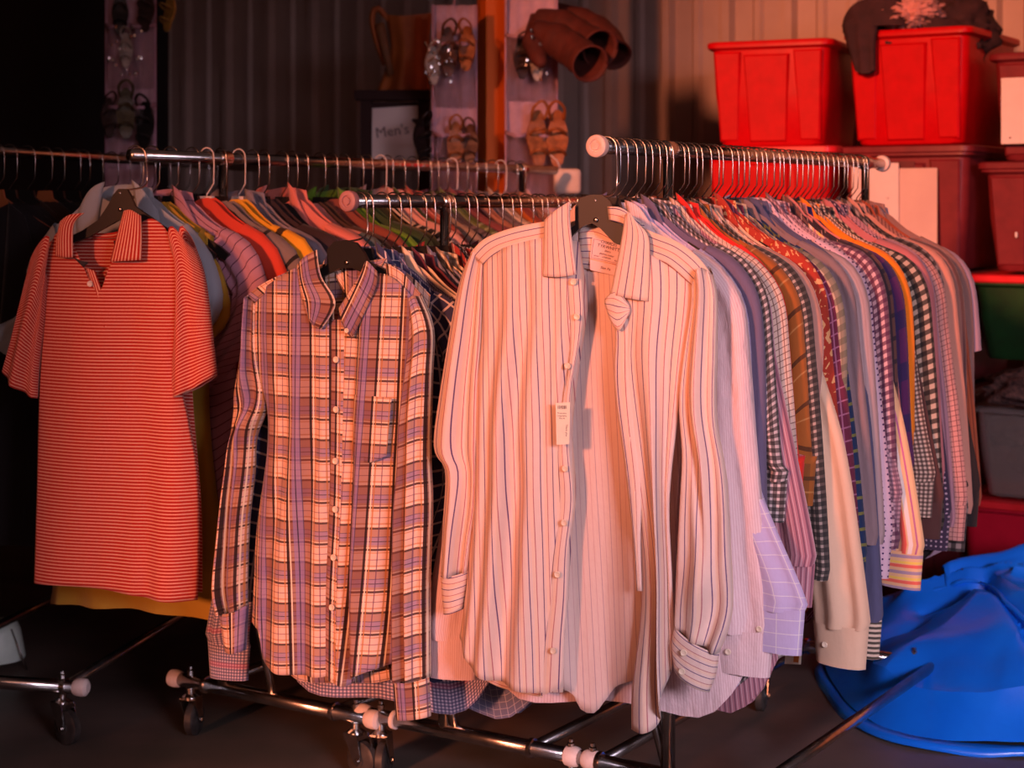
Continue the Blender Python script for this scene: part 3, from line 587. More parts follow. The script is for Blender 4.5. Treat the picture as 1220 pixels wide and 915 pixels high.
# ------------------------------------------------------------------ the other garments, one object each
LP = Plane((0, 0, 0), 0.0)
def garment(loc, yaw, name, label, cat, group, m, sleeve='long', rs=None, ls=None, hem=-.86, sh=.225, mc=None, mcuff=None, collar='shirt', bulk=.0125, seed=0, hemw=.30, ms=None, tw=.215, dz=0, mf=.55):
    rr = random.Random(seed*13+5); root = empty(name, loc, label, cat, group, -yaw); mc = mc or m; ms = ms or m
    j = lambda a: rr.uniform(-a, a)
    nz = -.125; k = dict(px=False)
    # body
    tl = [(-.17, -.184+j(.003)), (-.11, -.150), (-.058, -.112), (0, -.130), (.058, -.112), (.11, -.150), (.17, -.184+j(.003))]
    bw = hemw
    if collar == 'shirt': bot = [(-bw+.06, hem+.09), (-bw*.55, hem+j(.01)), (0, hem+.02+j(.02)), (bw*.55, hem+j(.01)), (bw-.06, hem+.09)]
    else: bot = [(-bw+.05, hem+j(.01)), (0, hem), (bw-.05, hem+j(.01))]
    patch('torso', LP, tl, bot, [tl[0], (-tw+.01, -.34), (-tw+j(.01), -.6), bot[0]], [tl[-1], (tw-.01, -.34), (tw+j(.01), -.6), bot[-1]], m, root, (0, 0, 0), 18, 22, 0, 0,
          fold_fn(seed+100, .009, 4, 3, 8, .8), tube=bulk, thick=0, uvk=(1, 1, rr.random(), rr.random()), **k)
    for sg, end in ((1, rs), (-1, ls)):
        if sleeve == 'none': break
        se, ze = end if end else ((.285+j(.02), -.80+j(.02)) if sleeve == 'long' else (.345+j(.015), -.43+j(.02)))
        se = abs(se); cw = .105 if sleeve == 'long' else .16
        long_ = sleeve == 'long'; cz = .065 if long_ else 0
        def M(pts): return [(sg*x, z) for x, z in pts]
        s0 = sh+j(.006); z0 = -.208+j(.006)
        outer = [(.15, -.166), (s0-.030, z0+.012), (s0+.008, z0-.045), (s0+.02, z0-.14)]
        if long_: outer += [(s0+.02+(se-s0-.02)*mf, -.52), (se, (ze+cz)*.97+.0), (se-.004, ze+cz)]
        else: outer += [(se, ze+.02)]
        inner = [(.13, -.215), (.15, -.27), (.165, -.34)]
        if long_: inner += [(.165+(se-cw-.165)*(mf-.05), -.53), (se-cw-.004, ze+cz+.07), (se-cw+.002, ze+cz)]
        else: inner += [(se-cw, ze-.03)]
        top = [outer[0], (.138, -.19), inner[0]]; bt = [outer[-1], inner[-1]]
        if sg < 0: T, B, L_, Rr = M(top), M(bt), M(outer), M(inner)
        else: T, B, L_, Rr = list(reversed(top)), list(reversed(bt)), inner, outer
        if not long_: pass
        o = patch('sleeve', LP, T, B, L_, Rr, ms, root, (0, 0, 0), 14, 26 if long_ else 12, .006, 0, fold_fn(seed*3+sg, .007, 4, 2, 6, .2), tube=bulk+.004, thick=0, uvk=(1.1, 1, rr.random(), rr.random()), **k)
        if long_ and (mcuff or end):
            a, b = (se-cw+.0, ze+cz+.004), (se-.002, ze+cz+.004); c, d = (se-cw+.006, ze), (se-.008, ze-.004)
            if sg < 0: a, b, c, d = (-b[0], b[1]), (-a[0], a[1]), (-d[0], d[1]), (-c[0], c[1])
            cf = patch('cuff', LP, [a, b], [c, d], [a, c], [b, d], mcuff or m, o, (0, 0, 0), 12, 6, .006, 0, None, tube=bulk+.002, thick=0, uvk=(1, 1, rr.random(), rr.random()), **k)
            if sg > 0 and end:
                MB().lathe([(.003, 0), (.0052, .0005), (.0052, .0018), (.004, .0024), (.003, .0016)], axis(((c[0]+d[0])/2-.02, -bulk-.009, ze+.035), (0, -1, 0)), 12).build('button', BUTTON, cf, smooth=True)
    if collar == 'shirt':
        w1 = .050+j(.008)
        for sg in (-1, 1):
            P_ = lambda pts: [(sg*x, z) for x, z in pts]
            T = P_([(.030, -.082+j(.006)), (.058, -.098), (w1+.034, -.140)]); B = P_([(.050, -.19+j(.01)), (.072, -.20), (.092, -.195)])
            L_ = [T[0], P_([(.040, -.13)])[0], B[0]]; Rr = [T[-1], P_([(.094, -.165)])[0], B[-1]]
            if sg < 0: T, B, L_, Rr = T[::-1], B[::-1], Rr, L_
            patch('collar', LP, T, B, L_, Rr, mc, root, (0, 0, 0), 8, 8, bulk+.004, .008, thick=.002, uvk=(1, 1, .01, .02), **k)
        patch('collar_stand', LP, [(-.060, -.096), (0, -.088), (.060, -.096)], [(-.07, -.14), (0, -.145), (.07, -.14)], [(-.060, -.096), (-.07, -.14)], [(.060, -.096), (.07, -.14)], mc, root, (0, 0, 0), 10, 4, -bulk+.001, -.004, thick=.002, **k)
    elif collar == 'knit':
        b = MB(); b.tube([LP.at(q, d) for q, d in (((-.075, -.135), 0), ((-.05, -.150), .014), ((0, -.185), .018), ((.05, -.150), .014), ((.075, -.135), 0))], .006, 6)
        b.build('neckband', mc, root, smooth=True)
    elif collar == 'lapel':
        for sg in (-1, 1):
            P_ = lambda pts: [(sg*x, z) for x, z in pts]
            T = P_([(.045, -.110), (.085, -.140)]); B = P_([(.012, -.48), (.03, -.48)]); L_ = [T[0], P_([(.03, -.3)])[0], B[0]]; Rr = [T[-1], P_([(.11, -.28), (.07, -.38)])[0], B[-1]]
            if sg < 0: T, B, L_, Rr = T[::-1], B[::-1], Rr, L_
            patch('lapel', LP, T, B, L_, Rr, mc, root, (0, 0, 0), 6, 12, bulk+.006, .004, thick=.002, **k)
    return root
c8 = srgb
def st(ax, p, w_, off, c, a=.9): return (ax, p, w_, off, c, a)
def gingham(name, base, dark, p=.012, a=.65, light=None):
    return fabric(name, base, [st('x', p, .5, 0, dark, a), st('y', p, .5, 0, dark, a)])
def plain(name, c, **k): return fabric(name, c, wrinkle=k.get('wr', .45))
W_ = (.80, .76, .72, 1)
NAVY = (.015, .02, .06, 1); BLK = (.008, .007, .008, 1)
# ---- rack 1: (description, material, dict)
RK1 = [
 ('pale pink fine-ribbed dress shirt', fabric('pale_pink_micro_stripe', (.80, .62, .62, 1), [st('x', .004, .45, 0, (.66, .42, .44, 1), .6)], wrinkle=.8), dict(r=(923, 805), l=(510, 800), hem=(700, 835), mf=.35)),
 ('lavender windowpane dress shirt', fabric('lavender_windowpane', (.52, .44, .66, 1), [st('x', .035, .04, 0, W_, .7), st('y', .022, .06, 0, W_, .7)]), dict(r=(964, 776), l=(512, 724), hem=(770, 828), mf=.05, sh=.215)),
 ('slate blue plain cotton shirt', plain('slate_blue', (.15, .12, .20, 1)), dict(r=(915, 700), sh=.225)),
 ('black and white gingham shirt', fabric('black_white_gingham', (.66, .54, .52, 1), [st('x', .011, .6, 0, BLK, .75), st('y', .011, .6, 0, BLK, .75)]), dict(r=(940, 620), hem=(895, 835), sh=.235)),
 ('grey diagonal twill stripe shirt', fabric('grey_diagonal', (.50, .40, .40, 1), [st('d', .009, .45, 0, (.14, .10, .12, 1), .8)]), dict(r=(930, 590))),
 ('mauve pinstriped dress shirt', fabric('mauve_pinstripe', (.46, .20, .24, 1), [st('x', .008, .3, 0, (.14, .05, .09, 1), .7), st('x', .008, .12, .5, (.70, .50, .52, 1), .7)]), dict(r=(976, 720), hem=(850, 835))),
 ('cream graph-check shirt', fabric('cream_graph_check', (.66, .50, .40, 1), [st('x', .010, .16, 0, (.16, .07, .06, 1), .8), st('y', .010, .16, 0, (.16, .07, .06, 1), .8)]), dict(sh=.235)),
 ('bright red cotton shirt', plain('bright_red', (.80, .03, .02, 1)), dict(r=(960, 600), sh=.222)),
 ('rust and brown plaid shirt', fabric('rust_plaid', (.36, .11, .02, 1), [st('y', .07, .10, 0, (.05, .02, .01, 1), .8), st('x', .06, .2, .2, (.10, .05, .02, 1), .5), st('y', .07, .04, .3, (.6, .3, .1, 1), .6)]), dict(r=(975, 600), sh=.232)),
 ('charcoal and cream check shirt', fabric('charcoal_check', (.42, .33, .28, 1), [st('x', .012, .62, 0, (.02, .02, .02, 1), .8), st('y', .012, .62, 0, (.02, .02, .02, 1), .8)]), dict(sh=.24)),
 ('salmon white-pinstriped shirt', fabric('salmon_pinstripe', (.50, .26, .20, 1), [st('x', .024, .07, 0, (.9, .8, .75, 1)), st('x', .024, .07, .16, (.9, .8, .75, 1))]), dict(sh=.25, r=(960, 620))),
 ('plain tan dress shirt', plain('plain_tan', (.72, .50, .34, 1), wr=.25), dict(r=(1038, 795), bulk=.02)),
 ('red paisley print shirt', fabric('red_paisley', (.40, .04, .02, 1), print_=(40, .12, (.75, .38, .16, 1))), dict(r=(1012, 640), sh=.235)),
 ('plum and maroon tartan shirt', fabric('plum_tartan', (.14, .02, .05, 1), [st('x', .022, .12, 0, (.4, .15, .25, 1), .8), st('y', .022, .12, 0, (.4, .15, .25, 1), .8)]), dict(sh=.24)),
 ('sage green gingham shirt', fabric('sage_gingham', (.48, .38, .28, 1), [st('x', .022, .5, 0, (.10, .11, .08, 1), .65), st('y', .022, .5, 0, (.10, .11, .08, 1), .65)]), dict(sh=.25)),
 ('navy shirt with olive grid', fabric('navy_olive_grid', (.012, .03, .09, 1), [st('x', .026, .2, 0, (.20, .19, .04, 1), .85), st('y', .026, .2, 0, (.20, .19, .04, 1), .85)]), dict(r=(1034, 712))),
 ('grey plain poplin shirt', plain('grey_poplin', (.24, .17, .18, 1)), dict(sh=.242)),
 ('steel blue shirt', plain('steel_blue', (.09, .09, .17, 1)), dict(r=(1052, 784), mcuff=fabric('black_cream_stripe', (.7, .55, .42, 1), [st('y', .009, .5, 0, BLK)]))),
 ('silver fine-striped shirt', fabric('silver_fine_stripe', (.44, .32, .32, 1), [st('x', .007, .4, 0, (.36, .26, .26, 1), .8)]), dict(sh=.25)),
 ('lilac polka dot dress shirt', fabric('lilac_dots', (.66, .46, .54, 1), dots=(.0105, .17, (.06, .02, .10, 1))), dict(r=(1067, 686), sh=.24)),
 ('mauve micro-check shirt', gingham('mauve_micro_check', (.50, .30, .34, 1), (.12, .06, .10, 1), .008), dict(r=(1075, 640))),
 ('plum and white gingham shirt', gingham('plum_gingham', (.60, .38, .40, 1), (.09, .02, .06, 1), .014, .8), dict(sh=.252)),
 ('orange and lilac striped shirt', fabric('sunset_stripe', (.85, .50, .26, 1), [st('x', .075, .16, 0, (.85, .10, .08, 1)), st('x', .075, .10, .25, (.30, .22, .40, 1), .8), st('x', .075, .08, .45, (.9, .62, .10, 1)), st('x', .075, .05, .62, (.5, .12, .3, 1)), st('x', .075, .10, .80, (.88, .75, .70, 1))]),
     dict(r=(1105, 700), mcuff=fabric('sunset_stripe_cuff', (.85, .50, .26, 1), [st('y', .03, .2, 0, (.85, .10, .08, 1)), st('y', .03, .2, .4, (.30, .22, .40, 1), .8), st('y', .03, .15, .75, (.9, .62, .10, 1))]))),
 ('dark brown tartan flannel shirt', fabric('brown_tartan', (.14, .06, .05, 1), [st('x', .04, .2, 0, (.03, .02, .03, 1)), st('y', .04, .2, 0, (.03, .02, .03, 1)), st('x', .04, .05, .5, (.5, .3, .25, 1))]), dict(sh=.238)),
 ('salmon pink plain shirt', plain('salmon_plain', (.62, .20, .16, 1)), dict(r=(1085, 600))),
 ('purple, navy and orange madras shirt', fabric('madras', (.10, .02, .10, 1), [st('x', .09, .35, 0, (.75, .20, .02, 1), .7), st('y', .09, .35, .2, (.02, .02, .09, 1), .75), st('x', .09, .25, .5, (.03, .03, .12, 1), .7)]), dict(sh=.252, r=(1092, 600))),
 ('vivid orange cotton shirt', plain('vivid_orange', (.85, .22, .01, 1)), dict(sh=.246, r=(1092, 560))),
 ('brown houndstooth check shirt', gingham('brown_mini_gingham', (.70, .50, .38, 1), (.05, .02, .02, 1), .008, .75), dict(r=(1114, 615))),
 ('dark chocolate plain shirt', plain('chocolate', (.09, .035, .03, 1)), dict(r=(1126, 640))),
 ('black and cream buffalo check shirt', gingham('black_cream_buffalo', (.48, .37, .28, 1), BLK, .018, .85), dict(sh=.255)),
 ('rose heather cotton shirt', plain('rose_heather', (.50, .16, .16, 1)), dict(sh=.25, r=(1125, 610))),
 ('navy dotted work shirt', fabric('navy_dotted', (.05, .03, .06, 1), dots=(.010, .2, (.5, .35, .4, 1))), dict(r=(1133, 655))),
 ('slim mauve striped shirt', fabric('mauve_stripe', (.42, .22, .26, 1), [st('x', .012, .3, 0, (.15, .07, .1, 1), .7)]), dict(sh=.245)),
 ('pink and black tattersall shirt', fabric('pink_tattersall', (.58, .28, .24, 1), [st('x', .0095, .14, 0, (.10, .03, .04, 1), .8), st('y', .0095, .14, 0, (.10, .03, .04, 1), .8)]), dict(r=(1154, 642), sh=.248)),
 ('grey and black checked flannel', gingham('grey_black_flannel', (.30, .22, .2, 1), BLK, .02, .8), dict(r=(1155, 655), sh=.24)),
 ('peach button-down shirt', plain('peach', (.55, .25, .18, 1)), dict(sh=.252)),
 ('black long-sleeved shirt', plain('black_shirt', (.018, .013, .014, 1)), dict(r=(1170, 625))),
 ('dusty brown striped shirt', fabric('dusty_stripe', (.30, .14, .11, 1), [st('x', .012, .4, 0, (.12, .05, .05, 1))]), dict(sh=.248)),
 ('burnt rust corduroy shirt', fabric('rust_cord', (.38, .08, .03, 1), [st('x', .006, .4, 0, (.2, .04, .02, 1))]), dict(sh=.242)),
 ('taupe work shirt', plain('taupe', (.26, .14, .12, 1)), dict(r=(1163, 590), sh=.246)),
 ('greyish lavender short-sleeved shirt', plain('grey_lavender', (.36, .24, .30, 1)), dict(sleeve='short', sh=.25, r=(1170, 428))),
]
WOODH = wood('hanger_wood', (.42, .14, .05, 1), (.3, .09, .03, 1), .4, (3, 20, 20))
def group_word(n): return {'right': 'right', 'middle': 'middle', 'left': 'left'}[n]
def run_rack(R_, D, z, items, t0, dt, yaw0, yaw1, nfade, side, group, cat='shirt', first_prev='first shirt', hook_off=.0, seed0=0, hm=None, hgroup=None, hlabel=None, white=(), woods=(), dz=0):
    prev = first_prev
    for i, it in enumerate(items):
        desc, m, kw = it[:3]; kw = dict(kw); yaw = yaw1+(yaw0-yaw1)*max(0, 1-(i+1)/nfade)
        t_ = t0+dt*i+random.Random(seed0*7+i).uniform(-.3, .3)*dt; loc = Vector(R_)+D*t_; sft = Vector((math.cos(yaw), -math.sin(yaw), 0))*kw.pop('shift', 0); loc.z = z+random.Random(seed0*3+i).uniform(-.007, .007)
        rj = random.Random(seed0+i)
        pl = Plane(loc, yaw)
        if 'r' in kw and kw['r']:
            q = pl.ray(*kw['r']); kw['rs'] = (q[0], q[1]); 
        if 'l' in kw and kw['l']:
            q = pl.ray(*kw['l']); kw['ls'] = (q[0], q[1])
        if 'hem' in kw: kw['hem'] = pl.ray(*kw['hem'])[1]
        kw.pop('r', 0); kw.pop('l', 0); c_ = kw.pop('cat', cat); nm = kw.pop('name', {'shirt': 'hanging_shirt', 'knit top': 'knit_top', 'jacket': 'hanging_jacket'}[c_])
        label = '%s on %s rack, behind the %s' % (desc, side, prev)
        if len(label.split()) > 16: print('LONG', len(label.split()), label)
        loc.z += dz
        garment(loc+sft, yaw+R(rj.uniform(-2, 2)), nm, label, c_, group, m, seed=seed0+i, **kw); prev = desc; loc.z = z+dz*.2
        hb = BLACKP if i not in white else WHITEP; hh = HOOK if i not in white else WHITEP
        wd = i in woods
        if wd: hb = WOODH
        lab = ('wooden hanger of the %s' % desc if wd else hlabel) if i not in white else 'white plastic hanger with white hook on the %s rack' % side
        make_hanger(loc+sft*.5, yaw+R(rj.uniform(-3, 3)), lab, (None if wd else hgroup) if i not in white else hgroup.replace('black', 'white'), hb, hh)
run_rack(R1, Bd, RZ, RK1, .048, .0285, R(21), R(32.8), 7, 'right', 'shirts packed on the right rack', first_prev='striped dress shirt', seed0=1, hgroup='black hangers on the right rack', hlabel='black plastic hanger with thin steel hook on the right rack')
# ---- rack 2
RK2 = [
 ('navy and white windowpane shirt', fabric('navy_windowpane', (.045, .05, .13, 1), [st('x', .026, .16, 0, (.75, .66, .66, 1), .85), st('y', .026, .16, 0, (.75, .66, .66, 1), .85)]), dict(sh=.232, r=(538, 790), mf=.2)),
 ('blue and lilac micro-check shirt', fabric('blue_lilac_micro', (.62, .52, .62, 1), [st('x', .006, .5, 0, (.05, .05, .14, 1), .7), st('y', .006, .5, 0, (.05, .05, .14, 1), .7), st('y', .10, .1, 0, (.6, .05, .1, 1), .3)]), dict(hem=(440, 836), l=(253, 800), r=(512, 800), sh=.20)),
 ('cream shirt with broad red band', fabric('cream_red_band', (.80, .66, .50, 1), [st('y', .9, .03, .12, (.75, .02, .01, 1), 1)]), dict(sh=.25)),
 ('maroon plain shirt', plain('maroon', (.14, .03, .05, 1)), dict()),
 ('faded denim-blue checked shirt', fabric('denim_check', (.16, .18, .30, 1), [st('x', .012, .1, 0, (.5, .5, .6, 1), .7), st('y', .012, .1, 0, (.5, .5, .6, 1), .7)]), dict(hem=(560, 846), hemw=.36, r=(585, 800))),
 ('cream and brown checked shirt', gingham('cream_brown_check', (.78, .65, .48, 1), (.16, .08, .04, 1), .016, .6), dict(sh=.24)),
 ('brick red tartan shirt', fabric('brick_tartan', (.35, .04, .03, 1), [st('x', .03, .2, 0, (.05, .02, .03, 1)), st('y', .03, .2, 0, (.05, .02, .03, 1)), st('x', .03, .05, .5, (.8, .6, .5, 1))]), dict(sh=.24)),
 ('black and white houndstooth shirt', gingham('bw_houndstooth', (.75, .68, .68, 1), BLK, .008, .9), dict(hem=(620, 833), hemw=.34, r=(612, 800))),
]
cols2 = [('coral', (.62, .16, .12, 1)), ('pale peach', (.75, .48, .38, 1)), ('wine', (.12, .02, .03, 1)), ('dusty rose', (.5, .25, .25, 1)), ('ivory', (.78, .68, .58, 1)), ('mauve grey', (.3, .2, .24, 1)),
         ('cocoa', (.12, .06, .04, 1)), ('blush', (.68, .42, .38, 1)), ('ink blue', (.03, .03, .08, 1)), ('sand', (.5, .36, .24, 1))]
pat2 = ['plain', 'striped', 'checked']
def auto_items(cols, pats, n, seed, noun='shirt', **kw):
    r_ = random.Random(seed); out = []; combos = [(c, p) for p in pats for c in cols]; r_.shuffle(combos)
    for (cn, c), p in combos[:n]:
        d = tuple(x*.25 for x in c[:3])+(1,); l = tuple(min(.85, x*1.5+.15) for x in c[:3])+(1,); nm = (cn+'_'+p+'_'+noun).replace(' ', '_')
        if p == 'plain': m = plain(nm, c)
        elif p == 'striped': m = fabric(nm, c, [st('x', r_.choice([.008, .012, .016]), .35, 0, r_.choice([d, l]), .8)])
        elif p == 'checked': q = r_.choice([.010, .016, .022]); e = r_.choice([d, l]); m = fabric(nm, c, [st('x', q, .4, 0, e, .6), st('y', q, .4, 0, e, .6)])
        else: m = fabric(nm, c, [st('y', r_.choice([.02, .035]), .35, 0, r_.choice([d, l]), .85)])
        out.append(('%s %s %s' % (cn, p, noun), m, dict(sh=r_.uniform(.222, .248), **kw)))
    return out
RK2 += auto_items(cols2, pat2, 19, 5)
run_rack(R2, Bd, 1.151, RK2, .055, .038, R(25), R(32.8), 4, 'middle', 'shirts packed on the middle rack', first_prev='brown plaid shirt', seed0=200, hgroup='black hangers on the middle rack', hlabel='black plastic hanger with thin steel hook on the middle rack')
# ---- rack 3
def hstripe(name, c, d, p=.05, w=.2): return fabric(name, c, [st('y', p, w, 0, d, .95)])
K = dict(sleeve='short', collar='knit', cat='knit top', name='knit_top')
RK3 = [
 ('pale blue-grey polo shirt', plain('pale_blue_grey', (.34, .40, .46, 1), wr=.2), dict(sleeve='short', sh=.20, shift=-.06, hem=(140, 690), r=(250, 455), hemw=.18, tw=.15)),
 ('mustard yellow long tee', plain('mustard', (.42, .26, .03, 1), wr=.2), dict(K, sh=.19, shift=-.05, tw=.17, r=(250, 455), hem=(185, 742), hemw=.27)),
 ('mauve dark-striped polo', hstripe('mauve_dark_stripe', (.42, .22, .30, 1), (.10, .03, .06, 1), .022, .10), dict(sleeve='short', sh=.235, shift=-.03, r=(279, 486), hem=(225, 725), tw=.18, hemw=.22)),
 ('tomato red crew-neck tee', plain('tomato_red', (.62, .06, .03, 1), wr=.2), dict(K, sh=.235, shift=-.02, r=(285, 560), hem=(240, 745))),
 ('grey top with black bands', hstripe('grey_black_bands', (.20, .16, .15, 1), BLK, .085, .10), dict(K, sh=.252, r=(305, 560))),
 ('golden yellow black-striped top', hstripe('gold_black', (.72, .36, .02, 1), BLK, .10, .16), dict(K, sh=.262, r=(322, 520))),
 ('smoke grey cotton polo', plain('smoke_grey', (.22, .20, .25, 1), wr=.2), dict(sleeve='short', sh=.25)),
 ('deep charcoal knit top', plain('deep_charcoal', (.035, .02, .024, 1), wr=.2), dict(K, sh=.262)),
 ('black crew-neck knit top', plain('black_knit', (.012, .009, .009, 1), wr=.2), dict(K, sh=.255)),
 ('salmon pink polo shirt', plain('salmon_polo', (.70, .22, .18, 1), wr=.2), dict(sleeve='short', sh=.265)),
 ('pink top with teal shoulder band', fabric('pink_teal_band', (.60, .25, .22, 1), [st('y', .3, .2, .1, (.02, .10, .11, 1))]), dict(K, sh=.268)),
 ('dark brown henley', plain('dark_brown_henley', (.06, .03, .02, 1), wr=.2), dict(K, sh=.26)),
 ('russet jersey top', plain('russet_jersey', (.22, .06, .04, 1), wr=.2), dict(K, sh=.26)),
 ('leaf green fleece top', plain('leaf_green', (.12, .26, .02, 1), wr=.2), dict(sleeve='short', sh=.272)),
 ('forest green knit polo', plain('forest_green', (.03, .06, .02, 1), wr=.2), dict(sleeve='short', sh=.262)),
 ('olive drab tee', plain('olive_drab', (.12, .09, .03, 1), wr=.2), dict(K, sh=.262)),
 ('black and cream striped rugby top', hstripe('black_cream_rugby', BLK, (.6, .5, .4, 1), .02, .3), dict(K, sh=.268)),
 ('light pink knit polo', plain('light_pink', (.62, .34, .30, 1), wr=.2), dict(sleeve='short', sh=.262)),
]
cols3 = [('brick', (.30, .07, .05, 1)), ('clay', (.36, .17, .12, 1)), ('teal', (.02, .12, .15, 1)), ('moss', (.10, .13, .04, 1)), ('rosewood', (.20, .06, .07, 1)), ('orange', (.62, .16, .03, 1)), ('stone', (.35, .27, .22, 1)), ('pewter', (.16, .13, .15, 1)), ('shell pink', (.6, .35, .33, 1))]
RK3 += auto_items(cols3, ['plain', 'banded'], 14, 9, 'tee', sleeve='short', collar='shirt')
run_rack(R3, Bd, 1.2435, RK3, .045, .045, R(14), R(32.8), 6, 'left', 'polos and tees packed on the left rack', cat='shirt', first_prev='red polo', seed0=400, hgroup='black hangers on the left rack', hlabel='black plastic hanger with thin steel hook on the left rack', white=(4, 6, 17, 24, 29), dz=.025)
# ---- rack 4, dark jackets
JK = [('plain black suit jacket', (.012, .010, .013, 1)), ('charcoal blazer', (.02, .016, .018, 1)), ('dark brown jacket', (.03, .015, .01, 1)), ('soft black coat', (.010, .008, .009, 1)), ('dark olive jacket', (.022, .018, .010, 1)),
      ('midnight blue blazer', (.008, .010, .022, 1)), ('black leather jacket', (.012, .009, .008, 1)), ('brown tweed jacket', (.04, .025, .016, 1)), ('graphite sport coat', (.022, .02, .02, 1)), ('dark maroon jacket', (.03, .006, .008, 1)),
      ('ink black windbreaker', (.01, .01, .012, 1)), ('umber corduroy jacket', (.045, .02, .01, 1)), ('dark grey overcoat', (.025, .022, .022, 1)), ('blackish green parka', (.012, .016, .010, 1)), ('espresso blazer', (.022, .012, .009, 1)),
      ('dull black raincoat', (.011, .010, .010, 1)), ('dark slate jacket', (.018, .018, .024, 1)), ('deep brown coat', (.028, .015, .011, 1))]
items = [(d, plain(d.replace(' ', '_'), c, wr=.3), dict(collar='lapel', cat='jacket', sh=.235, bulk=.02, hem=None)) for d, c in JK]
for it in items: it[2].pop('hem')
run_rack(R4, D4, 1.264, items, .26, .075, R(14), R(12.1), 2, 'far left', 'dark jackets on the far left rack', cat='jacket', first_prev='front end', seed0=600, hgroup='black hangers on the far left rack', hlabel='black hanger with steel hook on the far left jacket rack', woods=(0, 3))
# PART4
# ------------------------------------------------------------------ storage totes against the back wall
def W3(px, py, Y): return Vector(((px-HX)/F*Y, Y, CZ-(py-HY)/F*Y))   # a point seen at px, py standing at depth Y
def rrect(w_, l_, r_, n=5):
    """rounded rectangle, x in 0..-w (front right corner at origin), y in 0..l"""
    pts = []
    for cx, cy, a0 in ((-r_, r_, -90), (-r_, l_-r_, 0), (-w_+r_, l_-r_, 90), (-w_+r_, r_, 180)):
        for i in range(n+1):
            a = R(a0+90*i/n); pts.append((cx+r_*math.cos(a), cy+r_*math.sin(a)))
    return pts
def ringmesh(rings, cap_bottom=True, cap_top=False):
    vs = []; fs = []; n = len(rings[0])
    for r_ in rings: vs += r_
    for j in range(len(rings)-1):
        for i in range(n):
            i2 = (i+1) % n; fs.append((j*n+i, j*n+i2, (j+1)*n+i2, (j+1)*n+i))
    if cap_bottom: fs.append(tuple(reversed(range(n))))
    if cap_top: fs.append(tuple((len(rings)-1)*n+i for i in range(n)))
    return vs, fs
def tote(corner, z0, w_, l_, h, yaw, m, label, group=None, lid=None, ribs=True, rimh=.022, name='storage_tote'):
    root = empty(name, (corner[0], corner[1], z0), label, 'storage bin', group, -yaw)
    def ring(ins, z, grow=0):
        k = rrect(w_-2*ins, l_-2*ins, .035); return [(x-ins, y+ins, z) for x, y in k]
    tp = .032
    rings = [ring(tp+.004, 0), ring(tp, .006), ring(tp*.5, h*.5), ring(.010, h-rimh-.004), ring(.002, h-rimh), ring(-.004, h-rimh+.004), ring(-.004, h-.004), ring(0, h), ring(.008, h), ring(.016, h-.006)]
    inner = [ring(.018, h-.02), ring(tp+.008, .008)]
    v, f = ringmesh(rings+inner); n = len(rings[0]); f.append(tuple((len(rings+inner)-1)*n+i for i in range(n)))
    bo = mk('bin_body', v, f, m, root); smooth_by_angle(bo, 50)
    if ribs:
        fx = lambda u, z: (-w_*(.5)+u, (tp+.001)*(1-z/h)-.0035+.006*0, z)
        def panel(u0, u1, z0_, z1_, th=.005):
            b = MB(); A = []
            for (u, z) in ((u0+.012, z0_), (u1-.012, z0_), (u1, z1_), (u0, z1_)):
                y = tp*(1-z/(h-rimh))*.95+.004; A.append((-w_/2+u, y, z))
            Bv = [(x, y-th-.004, z) for x, y, z in A]; Bv = [(x+(.006 if i in (0, 3) else -.006), y, z+(.006 if i < 2 else -.006)) for i, (x, y, z) in enumerate(Bv)]
            b.add(A+Bv, [(4, 5, 6, 7), (0, 1, 5, 4), (1, 2, 6, 5), (2, 3, 7, 6), (3, 0, 4, 7)]); return b
        panel(-w_*.20, w_*.17, .010, h-rimh-.018).build('molded_panel', m, root)
        panel(-w_*.44, -w_*.22, .014, h-rimh-.008, .002).build('molded_panel', m, root)
        panel(w_*.20, w_*.43, .014, h-rimh-.008, .002).build('molded_panel', m, root)
    if lid:
        lr = [ring(-.006, h-.012), ring(-.010, h-.008), ring(-.010, h+.006), ring(-.004, h+.010), ring(.02, h+.010), ring(.026, h+.004)]
        v, f = ringmesh(lr, False, True); smooth_by_angle(mk('lid', v, f, lid, root), 40)
    return root
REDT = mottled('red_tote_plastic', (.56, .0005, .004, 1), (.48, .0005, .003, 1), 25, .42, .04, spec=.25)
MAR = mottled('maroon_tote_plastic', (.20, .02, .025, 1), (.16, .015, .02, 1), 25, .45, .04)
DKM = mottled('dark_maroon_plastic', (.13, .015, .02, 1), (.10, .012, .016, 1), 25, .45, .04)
GRN = mottled('green_tote_plastic', (.012, .06, .015, 1), (.01, .04, .012, 1), 25, .4, .04)
REDL = mottled('red_lid_plastic', (.75, .02, .03, 1), (.65, .015, .02, 1), 25, .4, .04)
CLEAR = mat('clear_bin_plastic', (.85, .72, .66, 1), .18, 0, .5, trans=.85)
PAP = mottled('paper_sheet', (.80, .66, .60, 1), (.74, .60, .55, 1), 12, .8, .05)
CARD = mottled('pink_card', (.70, .50, .42, 1), (.64, .44, .38, 1), 8, .8, .05)
y2 = R(32.8); y1 = R(24)
c2 = W3(1155, 100, 4.65); c1 = W3(990, 100, 4.78); c3 = (1.267+.50, 4.25)
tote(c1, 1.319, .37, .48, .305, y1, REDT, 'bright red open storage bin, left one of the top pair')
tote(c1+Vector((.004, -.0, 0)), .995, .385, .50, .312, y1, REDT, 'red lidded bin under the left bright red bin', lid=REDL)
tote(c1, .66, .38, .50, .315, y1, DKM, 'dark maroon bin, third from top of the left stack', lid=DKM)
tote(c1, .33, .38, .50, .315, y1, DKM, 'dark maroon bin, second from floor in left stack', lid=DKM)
tote(c1, .0, .38, .50, .315, y1, DKM, 'dark maroon bin on the floor under the left stack', lid=DKM)
